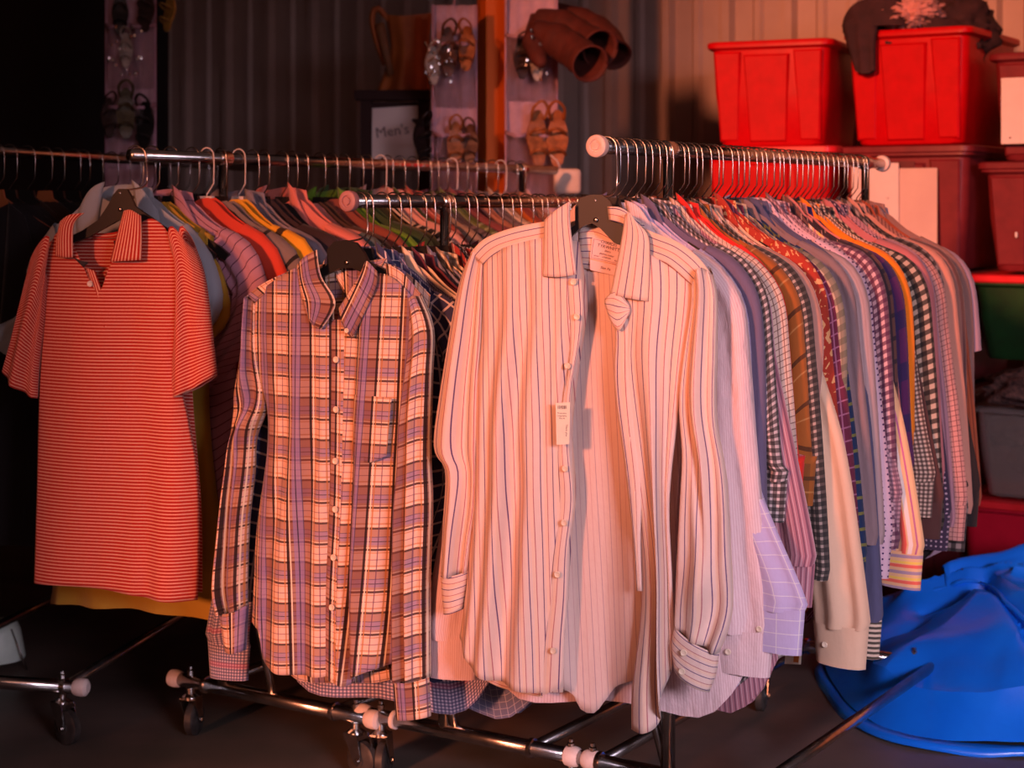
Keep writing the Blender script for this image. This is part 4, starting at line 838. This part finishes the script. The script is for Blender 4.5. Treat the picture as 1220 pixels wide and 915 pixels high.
t2 = tote(c2, 1.319, .372, .50, .326, y2, REDT, 'bright red bin with dark clothes hanging over its rim')
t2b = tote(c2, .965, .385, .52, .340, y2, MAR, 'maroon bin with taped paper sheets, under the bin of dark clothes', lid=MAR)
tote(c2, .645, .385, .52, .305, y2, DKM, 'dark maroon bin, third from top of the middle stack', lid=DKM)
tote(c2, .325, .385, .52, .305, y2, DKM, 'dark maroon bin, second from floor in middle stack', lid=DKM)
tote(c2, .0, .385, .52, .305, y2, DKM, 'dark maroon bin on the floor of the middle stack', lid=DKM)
def column(px, Y, w_):   # front left corner seen at px -> front right corner
    L_ = Vector(((px-HX)/F*Y, Y, 0)); return L_+Vector((math.cos(y2), -math.sin(y2), 0))*w_
r3 = tote(column(1177, 4.62, .44), 1.268, .44, .5, .295, y2, MAR, 'maroon bin with a paper label, topmost of the right-hand stack')
r3b = tote(column(1167, 4.62, .46), .965, .46, .5, .290, y2, MAR, 'maroon bin with pale slot, second in right-hand stack', lid=MAR)
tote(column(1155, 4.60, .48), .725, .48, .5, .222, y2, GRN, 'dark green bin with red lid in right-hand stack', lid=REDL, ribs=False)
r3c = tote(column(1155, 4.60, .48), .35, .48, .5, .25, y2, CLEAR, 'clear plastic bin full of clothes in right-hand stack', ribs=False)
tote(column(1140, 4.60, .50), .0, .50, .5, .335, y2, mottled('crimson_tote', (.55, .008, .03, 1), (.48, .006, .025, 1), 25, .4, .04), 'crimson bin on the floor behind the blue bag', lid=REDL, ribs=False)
def sheet_on(parent, u0, u1, z0, z1, y, m, name='paper_label', tilt=0, notch=None):
    pts = [(u0, y, z0), (u1, y, z0), (u1+tilt, y, z1), (u0+tilt, y, z1)]
    return mk(name, pts, [(0, 1, 2, 3)], m, parent, smooth=False, solid=.001)
sheet_on(t2b, -.385*.73, -.385*.22, .04, .285, -.02, CARD); s2 = sheet_on(t2b, -.385*.86, -.385*.50, .10, .300, -.03, PAP)
MB().tube([(-.385*.58, -.0315, .20), (-.385*.58, -.0315, .202)], .003, 6).build('punched_hole', INK, s2)
pr = sheet_on(r3, -.40, -.22, .045, .225, -.012, PAP)
MB().tube([(-.375, -.0135, .06), (-.375, -.0135, .063)], .003, 6).build('punched_hole', INK, pr)
mk('dark_slot_label', [(-.385*.72, -.008, .286), (-.385*.40, -.008, .286), (-.385*.40, -.008, .305), (-.385*.72, -.008, .305)], [(0, 1, 2, 3)], DKM, t2b, smooth=False, solid=.002)
MB().box((-.36, .004, .10), (.006, .006, .014)).build('white_sticker', WHITEP, r3b)
# heaps of cloth
def blob(name, c, size, m, seed, rough=.25, freq=2.5, sub=4, rz=0, parent=None, label=None, cat=None, flat=-1, ruff=0):
    bm = bmesh.new(); bmesh.ops.create_icosphere(bm, subdivisions=sub, radius=1)
    for v in bm.verts:
        d = v.co.normalized(); n1 = noise.noise(d*freq+Vector((seed, 0, 0))); n2 = abs(noise.noise(d*freq*2.3+Vector((0, seed, 0))))
        k = 1+rough*n1-rough*.9*n2+ruff*math.sin(12*noise.noise(d*freq*1.3+Vector((seed, seed, 0))))*.25
        v.co = d*k
        if v.co.z < flat: v.co.z = flat
        v.co = Vector((v.co.x*size[0], v.co.y*size[1], v.co.z*size[2]))
    me = bpy.data.meshes.new(name); bm.to_mesh(me); bm.free()
    me.polygons.foreach_set('use_smooth', [True]*len(me.polygons)); me.materials.append(m)
    o = bpy.data.objects.new(name, me); C.objects.link(o); o.location = c; o.rotation_euler = (0, 0, rz)
    if parent: o.parent = parent
    if label: tag(o, label, cat)
    return o
DKC = mottled('dark_cloth', (.05, .018, .02, 1), (.03, .012, .014, 1), 30, .9, .4)
PKC = mottled('pink_cloth', (.62, .30, .26, 1), (.5, .22, .2, 1), 30, .9, .4)
q = c2+Vector((math.cos(y2), -math.sin(y2), 0))*-.19+Bd*.2
pile = empty('dark_sweater', (q.x, q.y, 1.60), 'dark sweater heaped on the red bin, one sleeve over the rim', 'clothing')
blob('crumpled_cloth', (0, 0, .02), (.20, .20, .10), DKC, 3, .35, parent=pile, rz=-y2)
blob('crumpled_cloth', (.08, -.04, .07), (.11, .12, .10), DKC, 8, .3, parent=pile, rz=-y2)
pt = Plane((c2.x, c2.y, 1.645), y2); og = Vector((q.x, q.y, 1.60))
T = [(-.365, .02), (-.30, .045), (-.255, .02)]; Bt = [(-.325, -.115), (-.29, -.125), (-.262, -.115)]
patch('sleeve', pt, T, Bt, [T[0], (-.352, -.03), Bt[0]], [T[-1], (-.262, -.04), Bt[-1]], DKC, pile, og, 10, 12, .022, 0, fold_fn(5, .006), tube=.014, thick=0, px=False)
patch('hood', pt, [(-.375, .03), (-.31, .085), (-.20, .09)], [(-.375, .0), (-.28, .01), (-.18, .01)], [(-.375, .03), (-.375, .0)], [(-.20, .09), (-.18, .01)], DKC, pile, og, 12, 8, -.01, 0, fold_fn(6, .01), tube=.04, thick=0, px=False)
pp = W3(1084, 17, 4.80)
blob('pink_ruffled_top', pp, (.088, .06, .045), PKC, 21, .3, 4.0, 5, label='small pink ruffled top lying on the dark sweater', cat='clothing', ruff=1)
for i, (dx, dz, c_, s_) in enumerate(((-.30, .09, (.25, .12, .08, 1), 11), (-.15, .10, (.35, .10, .08, 1), 12), (-.38, .17, (.10, .06, .05, 1), 13), (-.2, .19, (.45, .25, .16, 1), 14))):
    blob('folded_cloth', (dx, .20, dz), (.11, .17, .055), mottled('bin_cloth_%d' % i, c_, tuple(k*.5 for k in c_[:3])+(1,), 20, .9, .3), s_, .3, parent=r3c)
tp_ = column(1165, 4.6, .30)
lc = blob('lace_scarf', (tp_.x-.08, tp_.y+.05, .655), (.20, .14, .06), mottled('lace_pattern', (.02, .012, .012, 1), (.20, .09, .07, 1), 90, .9, .5), 31, .3, 3, label='black and tan patterned scarf heaped on the clear bin', cat='clothing')
blob('brown_leather_glove', (tp_.x-.02, tp_.y-.12, .70), (.055, .03, .018), mottled('brown_leather', (.35, .12, .06, 1), (.22, .07, .04, 1), 40, .5, .2), 33, .2, 3, 3, label='small tan leather glove lying on the patterned scarf', cat='glove')

# ------------------------------------------------------------------ timber post and the shoe organizers
POSTM = wood('orange_stained_timber', (.95, .20, .015, 1), (.75, .14, .01, 1), .55, (12, 12, 1))
po = W3(590, 247, 5.0)
tag(MB().box((0, 0, 1.6), (.087, .087, 3.2), bev=.004).build('timber_post', POSTM), kind='structure')
po_o = bpy.data.objects['timber_post']; po_o.location = (po.x, po.y, 0); po_o.rotation_euler = (0, 0, R(20)); po_o.name = 'trim_1'
ORG = mottled('mauve_organizer_cloth', (.60, .38, .46, 1), (.52, .33, .40, 1), 40, .85, .15); BIND = mottled('mauve_binding', (.55, .32, .42, 1), (.48, .28, .36, 1), 60, .8)
VINYL = mat('clear_vinyl', (.9, .85, .85, 1), .08, 0, .6, trans=.95); VINYL.node_tree.nodes['Principled BSDF'].inputs['IOR'].default_value = 1.05
def organizer(px0, px1, Y, ztop, zbot, rows, label, yaw=0, cols=2):
    """hanging strip; rows = heights (image rows) of the pocket lips"""
    a = W3(px0, 247, Y); b = W3(px1, 247, Y); w_ = b.x-a.x; cx = (a.x+b.x)/2
    root = empty('shoe_organizer', (cx, Y, zbot), label, 'shoe organizer', 'mauve shoe organizers', yaw)
    h = ztop-zbot
    g = MB(); n = 16; m_ = 24; vs = []; fs = []; uv = []
    for j in range(m_+1):
        for i in range(n+1):
            u = i/n; vs.append(((u-.5)*w_, .004*math.sin(u*25)+.006*math.sin(j*.7+u*3), h*(1-j/m_)))
    fs = [(j*(n+1)+i, (j+1)*(n+1)+i, (j+1)*(n+1)+i+1, j*(n+1)+i+1) for j in range(m_) for i in range(n)]
    mk('backing_cloth', vs, fs, ORG, root, solid=.004)
    for s_ in (-1, 1): MB().tube([(s_*w_/2, -.003, 0), (s_*w_/2, -.004, h*.5), (s_*w_/2, -.003, h)], .0045, 6).build('binding', BIND, root, smooth=True)
    MB().tube([(0, 0, h), (0, 0, 3.2-zbot)], .003, 6).build('hanging_cord', BIND, root)
    for py in rows:
        zt = CZ-(py-HY)/F*Y-zbot; cw = w_/cols
        for c in range(cols):
            x0 = -w_/2+c*cw; vs = []; fs = []; N = 10; Mr = 8; ph = .19
            for j in range(Mr+1):
                for i in range(N+1):
                    u = i/N; v = j/Mr; y = -.008-(.055*math.sin(math.pi*u)*(1-v**1.5)); vs.append((x0+u*cw, y+.003*math.sin(9*u+7*v+c), zt-v*ph-.012*math.sin(math.pi*u)*(1-v)))
            fs = [(j*(N+1)+i, (j+1)*(N+1)+i, (j+1)*(N+1)+i+1, j*(N+1)+i+1) for j in range(Mr) for i in range(N)]
            p = mk('clear_pocket', vs, fs, VINYL, root, solid=.0008)
            MB().tube([Vector(v) for v in vs[:N+1]], .006, 6).build('pocket_binding', BIND, p, smooth=True)
    return root, w_
def strap(pts, r_): return MB().tube(spline([tuple(p) for p in pts], 18), r_, 6)
def sandal(px, py, Y, m, label, s_=1.0, lean=0, heel=True, loops=2):
    """shoe stored toe-down in a pocket: sole upright, straps bulging forward"""
    p = W3(px, py, Y); root = empty('strappy_sandal', p, label, 'shoe', None, lean); s_ *= .62
    vs = []; fs = []; N = 14
    for j in range(N+1):
        v = j/N; z = (.5-v)*.21*s_; wd = (.030-.010*math.cos(v*6.283))*s_*(1 if 0 < j < N else .4); y = .012*math.sin(v*5)*s_
        vs += [(-wd, y, z), (wd, y, z), (wd, y+.008, z), (-wd, y+.008, z)]
    for j in range(N):
        for k in range(4): fs.append((j*4+k, j*4+(k+1) % 4, j*4+4+(k+1) % 4, j*4+4+k))
    fs += [(3, 2, 1, 0), (N*4, N*4+1, N*4+2, N*4+3)]
    mk('sole', vs, fs, m, root, smooth=False)
    for i in range(loops):
        z = (-.06+.075*i)*s_; strap([(-.030*s_, 0, z), (-.022*s_, -.035*s_, z+.01), (0, -.048*s_, z+.016), (.022*s_, -.035*s_, z+.01), (.030*s_, 0, z)], .0055*s_).build('strap', m, root, smooth=True)
    strap([(-.024*s_, 0, .07*s_), (-.028*s_, -.03*s_, .11*s_), (0, -.05*s_, .135*s_), (.028*s_, -.03*s_, .11*s_), (.024*s_, 0, .07*s_)], .006*s_).build('ankle_strap', m, root, smooth=True)
    if heel: MB().tube([(0, .01, .085*s_), (0, .045*s_, .095*s_), (0, .06*s_, .10*s_)], [.018*s_, .011*s_, .006*s_], 8).build('heel', m, root, smooth=True)
    return root
SH = {k: mottled('shoe_'+k, c, tuple(x*.5 for x in c[:3])+(1,), 60, .4, .2) for k, c in dict(tan=(.45, .16, .05, 1), brown=(.16, .06, .03, 1), black=(.015, .012, .012, 1), rust=(.40, .12, .03, 1), silver=(.55, .48, .42, 1), dark=(.06, .03, .025, 1), olive=(.12, .09, .04, 1), gold=(.5, .28, .06, 1)).items()}
organizer(516, 567, 4.86, CZ+(HY-6)/F*4.86, .70, (50, 158), 'mauve hanging shoe organizer left of the orange post')
organizer(603, 663, 4.86, CZ+(HY+40)/F*4.86, .70, (42, 158), 'mauve hanging shoe organizer right of the orange post')
organizer(127, 185, 5.0, CZ+(HY+60)/F*5.0, .80, (30, 125), 'mauve hanging shoe organizer far left, full of dark strappy shoes')
for a in [(534, 62, 4.80, SH['brown'], 'brown open sandal in the pocket left of the post, upper left', 1.1, .3), (556, 58, 4.80, SH['rust'], 'rust leather sandal touching the orange post on its left', 1.0, -.3),
          (516, 78, 4.80, SH['silver'], 'silver studded sandal poking from the left edge of the organizer', .85, .5),
          (543, 172, 4.80, SH['tan'], 'tan loafer-like sandal low on the organizer left of the post', 1.0, .1), (560, 172, 4.80, SH['brown'], 'dark sandal low against the left side of the post', .9, -.2),
          (641, 165, 4.79, SH['tan'], 'tan sandal with tall ankle loop, lower right of the post', 1.25, .3), (664, 165, 4.79, SH['rust'], 'rust sandal with tall ankle loop, lowest and farthest right of the post', 1.25, -.1),
          (622, 70, 4.80, SH['dark'], 'dark jewelled sandal in the upper pocket right of the post', .9, .3), (640, 75, 4.80, SH['silver'], 'silver beaded sandal beside the brown boots', .8, .1),
          (143, 15, 4.94, SH['black'], 'black strappy heel at the top of the far left organizer', 1.0, .2), (173, 12, 4.94, SH['dark'], 'dark strappy heel beside the yellow flower shoe', 1.0, -.2),
          (150, 60, 4.94, SH['silver'], 'silver strappy sandal in the middle of the far left organizer', .8, .1),
          (150, 135, 4.94, SH['olive'], 'olive brown sandal low on the far left organizer', 1.15, .25), (172, 150, 4.94, SH['black'], 'black open shoe low at right of the far left organizer', 1.1, -.2), (130, 140, 4.94, SH['dark'], 'dark shoe hanging out low on the far left edge', .9, .6),
          (200, 14, 4.94, SH['gold'], 'yellow flower-trimmed shoe sticking out right of the far left organizer', .9, -.7),
          (503, 168, 4.82, SH['black'], 'black pointed shoe in front of the handwritten sign', 1.0, .9)]:
    sandal(*a[:4], a[4], a[5], a[6])
# beads on shoes
def beads(parent_px, Y, n, spread, seed, label, grp):
    r_ = random.Random(seed); b = MB()
    p0 = W3(*parent_px, Y)
    for i in range(n):
        d = Vector((r_.uniform(-1, 1)*spread[0], -.0+r_.uniform(-.01, .01), r_.uniform(-1, 1)*spread[1])); b.box(p0+d, (.006, .006, .009), rz=r_.random(), bev=.001)
    o = b.build('shoe_beads', HOOK); tag(o, label, 'beads', grp, 'stuff'); return o
beads((640, 66), 4.72, 26, (.035, .07), 3, 'cluster of shiny beads on the sandal beside the boots', None)
beads((523, 75), 4.72, 22, (.04, .06), 4, 'cluster of shiny beads left of the orange post', None)
beads((150, 60), 4.86, 22, (.05, .07), 5, 'cluster of shiny beads in the middle of the far left organizer', None)
# boots pushed into the pocket, shafts pointing right
BOOT = mottled('brown_suede', (.10, .018, .010, 1), (.06, .012, .008, 1), 25, .75, .25)
def boot(p_px, Y, r_, label):
    pts = [W3(x, y, Y-.03*i_**1.6) for i_, (x, y) in enumerate(p_px)]; root = empty('tall_boot', pts[0], label, 'boot', 'brown boots')
    path = spline([tuple(p) for p in pts], 16); n = len(path); rad = [r_*(.55+.45*min(1, i/5))*(1+.03*math.sin(i*1.7)) for i in range(n)]
    o = MB().tube(path, rad, 18, caps=False); o.f.append(tuple(reversed(range(18))))
    sh_ = mk('shaft', o.v, o.f, BOOT, root, pts[0], None, True, solid=.004)
    d = (Vector(path[-1])-Vector(path[-2])).normalized(); e = Vector(path[-1])
    rim = [e+axis(Vector(), d).to_3x3() @ Vector((math.cos(a*.35)*rad[-1], math.sin(a*.35)*rad[-1], 0)) for a in range(19)]
    MB().tube(rim, .0035, 6).build('top_edge', BOOT, root, pts[0], smooth=True)
    f0 = pts[0]; MB().tube([f0+Vector((.01, 0, .0)), f0+Vector((-.005, -.01, -.04)), f0+Vector((.015, -.05, -.09)), f0+Vector((.02, -.09, -.11))], [r_*.62, r_*.6, r_*.5, r_*.25], 12).build('foot', BOOT, root, pts[0], smooth=True)
    return root
boot([(640, 22), (665, 30), (695, 48), (715, 58)], 4.86, .052, 'tall brown suede boot, rear of the pair pointing right')
boot([(636, 34), (660, 46), (685, 62), (703, 76)], 4.76, .050, 'tall brown suede boot, front of the pair pointing right')
boot([(660, 12), (690, 26), (718, 42), (733, 66)], 4.96, .045, 'third brown boot whose dark opening is farthest right')
# ------------------------------------------------------------------ sign stand, tan bag
STW = wood('dark_stained_wood', (.025, .008, .008, 1), (.035, .012, .010, 1), .85)
ys = 5.15; a = W3(423, 108, ys); b = W3(513, 108, ys)
sd = empty('sign_stand', (a.x, ys, 0), 'dark wooden stand holding a handwritten paper sign behind the racks', 'sign stand')
wS = b.x-a.x
MB().box((wS/2, 0, a.z-.015), (wS, .07, .03), bev=.003).build('top_rail', STW, sd)
for x in (.035, wS-.02): MB().box((x, 0, (a.z-.03)/2), (.035, .035, a.z-.03)).build('post', STW, sd)
MB().box((wS/2, .012, a.z-.14), (wS-.06, .012, .21)).build('back_board', STW, sd)
MB().box((wS/2, 0, .4), (wS-.06, .025, .05)).build('cross_rail', STW, sd)
ps = [(.045, -.006, a.z-.235), (.205, -.006, a.z-.235), (.195, -.004, a.z-.045), (.045, -.002, a.z-.055)]
sp = mk('paper_sign', ps, [(0, 1, 2, 3)], PAP, sd, smooth=False, solid=.001)
PS = Plane((a.x, ys, 0), 0)
text_on("Men's", PS, Vector((a.x+.115, ys-.009, a.z-.125)), .045, 0, mat('pencil_grey', (.18, .12, .12, 1), .8), sp, (a.x, ys, 0), 8)
TAN = mottled('tan_leather', (.42, .11, .02, 1), (.32, .08, .02, 1), 12, .6, .2)
bp = W3(482, 108, 5.2); tb = empty('tan_handbag', bp, 'slouchy tan leather bag standing on top of the dark sign stand', 'handbag')
PB = Plane(bp, 0)
T = [(-.06, .235), (0, .228), (.085, .24)]; Bt = [(-.085, .002), (0, .0), (.08, .003)]
patch('bag_body', PB, T, Bt, [T[0], (-.045, .12), Bt[0]], [T[-1], (.075, .12), Bt[-1]], TAN, tb, bp, 16, 16, 0, 0, fold_fn(77, .012), tube=.035, thick=0, px=False)
MB().tube(spline([tuple(bp+Vector(v)) for v in ((-.05, 0, .22), (-.085, -.01, .255), (-.10, -.01, .22), (-.085, -.01, .15), (-.06, 0, .08))], 20), .009, 8).build('handle', TAN, tb, bp, smooth=True)
patch('side_flap', PB, [(-.09, .20), (-.06, .21)], [(-.05, .04), (-.03, .05)], [(-.09, .20), (-.05, .04)], [(-.06, .21), (-.03, .05)], mottled('dark_tan', (.12, .05, .02, 1), (.2, .07, .02, 1), 20, .7), tb, bp, 6, 8, .035, .005, px=False)

# ------------------------------------------------------------------ blue bag on the floor
BLUE = mottled('blue_woven_plastic', (.008, .20, .95, 1), (.006, .17, .88, 1), 9, .28, .25, spec=.6)
bx = Vector((1.172, 3.91, 0)); br = empty('blue_bag', bx, 'big blue glossy plastic bag slumped on the floor at right', 'bag')
# faceted slump: height is the lowest of several tilted cloth facets, with sharp creases pressed into it
FAC = [(.05, .55, .285), (.55, .05, .275), (.34, .37, .265), (0, -.35, .30), (.30, -.25, .275), (.08, .05, .228), (-.12, .1, .26), (-.1, .42, .27)]
CR = [((-.07, .04), (.0, -.40), .014, -.016), ((-.04, .03), (.04, -.38), .05, .010), ((-.20, .06), (-.07, .04), .02, -.022), ((-.22, .14), (.08, .00), .022, .022), ((-.12, .14), (.42, -.12), .014, -.016),
      ((.18, .20), (.34, -.14), .014, -.014), ((-.34, -.02), (-.12, .02), .02, -.008), ((.0, .0), (.14, -.04), .015, .014), ((.04, -.12), (.30, -.20), .02, .008)]
def seg(p, a, b):
    t_ = max(0, min(1, ((p-a).dot(b-a))/(b-a).length_squared)); return (p-(a+(b-a)*t_)).length
def bag_h(x, y): return min(a_*x+b_*y+c_+.03 for a_, b_, c_ in FAC)
N, Mr = 200, 70; vs = []; fs = []
for j in range(Mr+1):
    v = j/Mr
    for i in range(N):
        th = 2*math.pi*i/N; ct, stt = math.cos(th), math.sin(th); e = .62
        ox = .42*abs(ct)**e*(1 if ct > 0 else -1); oy = .42*abs(stt)**e*(1 if stt > 0 else -1)
        rr_ = 1-v**1.1; zc = min(1, v*5)
        x, y = ox*rr_, oy*rr_; p = Vector((x, y)); z = bag_h(x, y)*(.35+.65*zc)
        rid = sum(h_*math.exp(-abs(seg(p, Vector(a_), Vector(b_)))/w0) for a_, b_, w0, h_ in CR)
        wob = .010*noise.noise(Vector((x*9, y*9, z*9)))
        f_ = min(1, zc)
        x2 = x+.025*noise.noise(Vector((y*4, z*8, 3)))*f_; y2_ = y+.02*noise.noise(Vector((x*5, z*8, 7)))*f_
        vs.append((x2, y2_, max(.003, z+f_*(rid*1.9+wob*1.5))))
fs = [(j*N+i, j*N+(i+1) % N, (j+1)*N+(i+1) % N, (j+1)*N+i) for j in range(Mr) for i in range(N)]; fs.append(tuple(reversed(range(N))))
smooth_by_angle(mk('bag_body', vs, fs, BLUE, br), 16)
for a_, b_ in (((-.07, .04), (.0, -.40)), ((-.20, .12), (.10, .02)), ((-.14, .14), (.42, -.12)), ((.18, .20), (.34, -.14)), ((-.20, .12), (-.07, .04))):
    MB().tube([(x_+.006*math.sin(k_*1.3), y_, bag_h(x_, y_)+.004) for k_ in range(13) for x_, y_ in [(a_[0]+(b_[0]-a_[0])*k_/12, a_[1]+(b_[1]-a_[1])*k_/12)]], [.002+.005*math.sin(math.pi*k_/12) for k_ in range(13)], 8).build('pinched_fold', BLUE, br, smooth=True)
sk = []; 
for k_, (gr, zz) in enumerate(((1.0, .02), (1.035, .012), (1.05, .002))):
    for v_ in vs[:N]: sk.append((v_[0]*gr, v_[1]*gr, zz+.003*math.sin(v_[0]*40+v_[1]*31)*(k_ > 0)))
mk('bottom_skirt', sk, [(j*N+i, j*N+(i+1) % N, (j+1)*N+(i+1) % N, (j+1)*N+i) for j in range(2) for i in range(N)], BLUE, br, solid=.002)
fl_ = []; nf = 30; PTS = [(-.14, .12), (.05, .17), (.22, .19), (.44, .22)]; top_ = spline(PTS, nf)
for j in range(9):
    v = j/8
    for i in range(nf+1):
        u = i/nf; x, y = top_[i]; y3 = y-.13*v*(.35+.65*u); base = bag_h(x, y3)
        fl_.append((x, y3, base+.035+.045*math.sin(min(1, v*1.4)*math.pi)*(.3+.7*u)-.02*v+.008*math.sin(u*15+v*4)-.05*(v > .99)))
mk('mouth_flap', fl_, [(j*(nf+1)+i, j*(nf+1)+i+1, (j+1)*(nf+1)+i+1, (j+1)*(nf+1)+i) for j in range(8) for i in range(nf)], BLUE, br, solid=.002)
op = W3(1219, 825, 3.60)-bx
mk('orange_label', [(op.x-.012, op.y-.012, op.z-.025), (op.x+.05, op.y-.02, op.z-.025), (op.x+.05, op.y-.02, op.z+.025), (op.x-.016, op.y-.012, op.z+.02)], [(0, 1, 2, 3)], mat('orange_print', (.85, .12, .01, 1), .4), br, smooth=False, solid=.002)
bb = W3(1222, 712, 4.1)
blob('black_bag', (bb.x+.03, bb.y, bb.z), (.06, .08, .055), mat('black_nylon', (.012, .009, .010, 1), .6), 41, .2, 2, 3, label='black soft bag resting on the blue bag at right frame edge', cat='bag')
# ------------------------------------------------------------------ small things at the left and under the right rack
wp = W3(-4, 795, 4.17)
pot = empty('plastic_pot', (wp.x, wp.y, 0), 'pale mint plastic pot turned upside down on the dark floor at far left', 'pot')
MINT = mottled('mint_plastic', (.62, .75, .66, 1), (.55, .68, .60, 1), 30, .4)
smooth_by_angle(MB().lathe([(.068, 0), (.070, .004), (.058, .07), (.050, .088), (.030, .095), (.004, .096)], axis((0, 0, .02), (0, 0, 1)), 28).build('pot_body', MINT, pot), 50)
MB().tube([(.045, -.03, .10), (.066, -.035, .05), (.088, -.04, .002)], .0025, 6).build('wire_handle', HOOK, pot, smooth=True)
tgp = W3(945, 782, 3.12); t2_ = empty('price_tag', tgp, 'cream price tag with orange print dangling behind the tan sleeve', 'tag')
mk('tag_card', [(-.016, 0, -.014), (.016, .01, -.018), (.018, .01, .010), (-.013, 0, .012)], [(0, 1, 2, 3)], PAPER, t2_, smooth=False, solid=.0008)
mk('orange_print', [(.0, -.002, -.010), (.010, .001, -.012), (.012, .001, .004), (.001, -.002, .004)], [(0, 1, 2, 3)], mat('orange_ink', (.6, .16, .02, 1), .6), t2_, smooth=False, solid=.0004)
MB().tube([(0, 0, .011), (.002, 0, .05)], .0006, 5).build('tag_thread', WHITEP, t2_)

cp = W3(676, 216, 4.78); cu_ = empty('cream_cushion', cp, 'small cream padded cushion hanging past the far end of the left rack', 'cushion')
MB().box((0, 0, 0), (.078, .03, .072), bev=.012).build('cushion_body', mottled('cream_cloth', (.75, .60, .50, 1), (.68, .53, .44, 1), 30, .8), cu_, smooth=True)
MB().tube([(-.02, 0, .036), (-.03, 0, .06), (-.05, 0, .075)], .002, 6).build('hanging_loop', WHITEP, cu_, smooth=True)
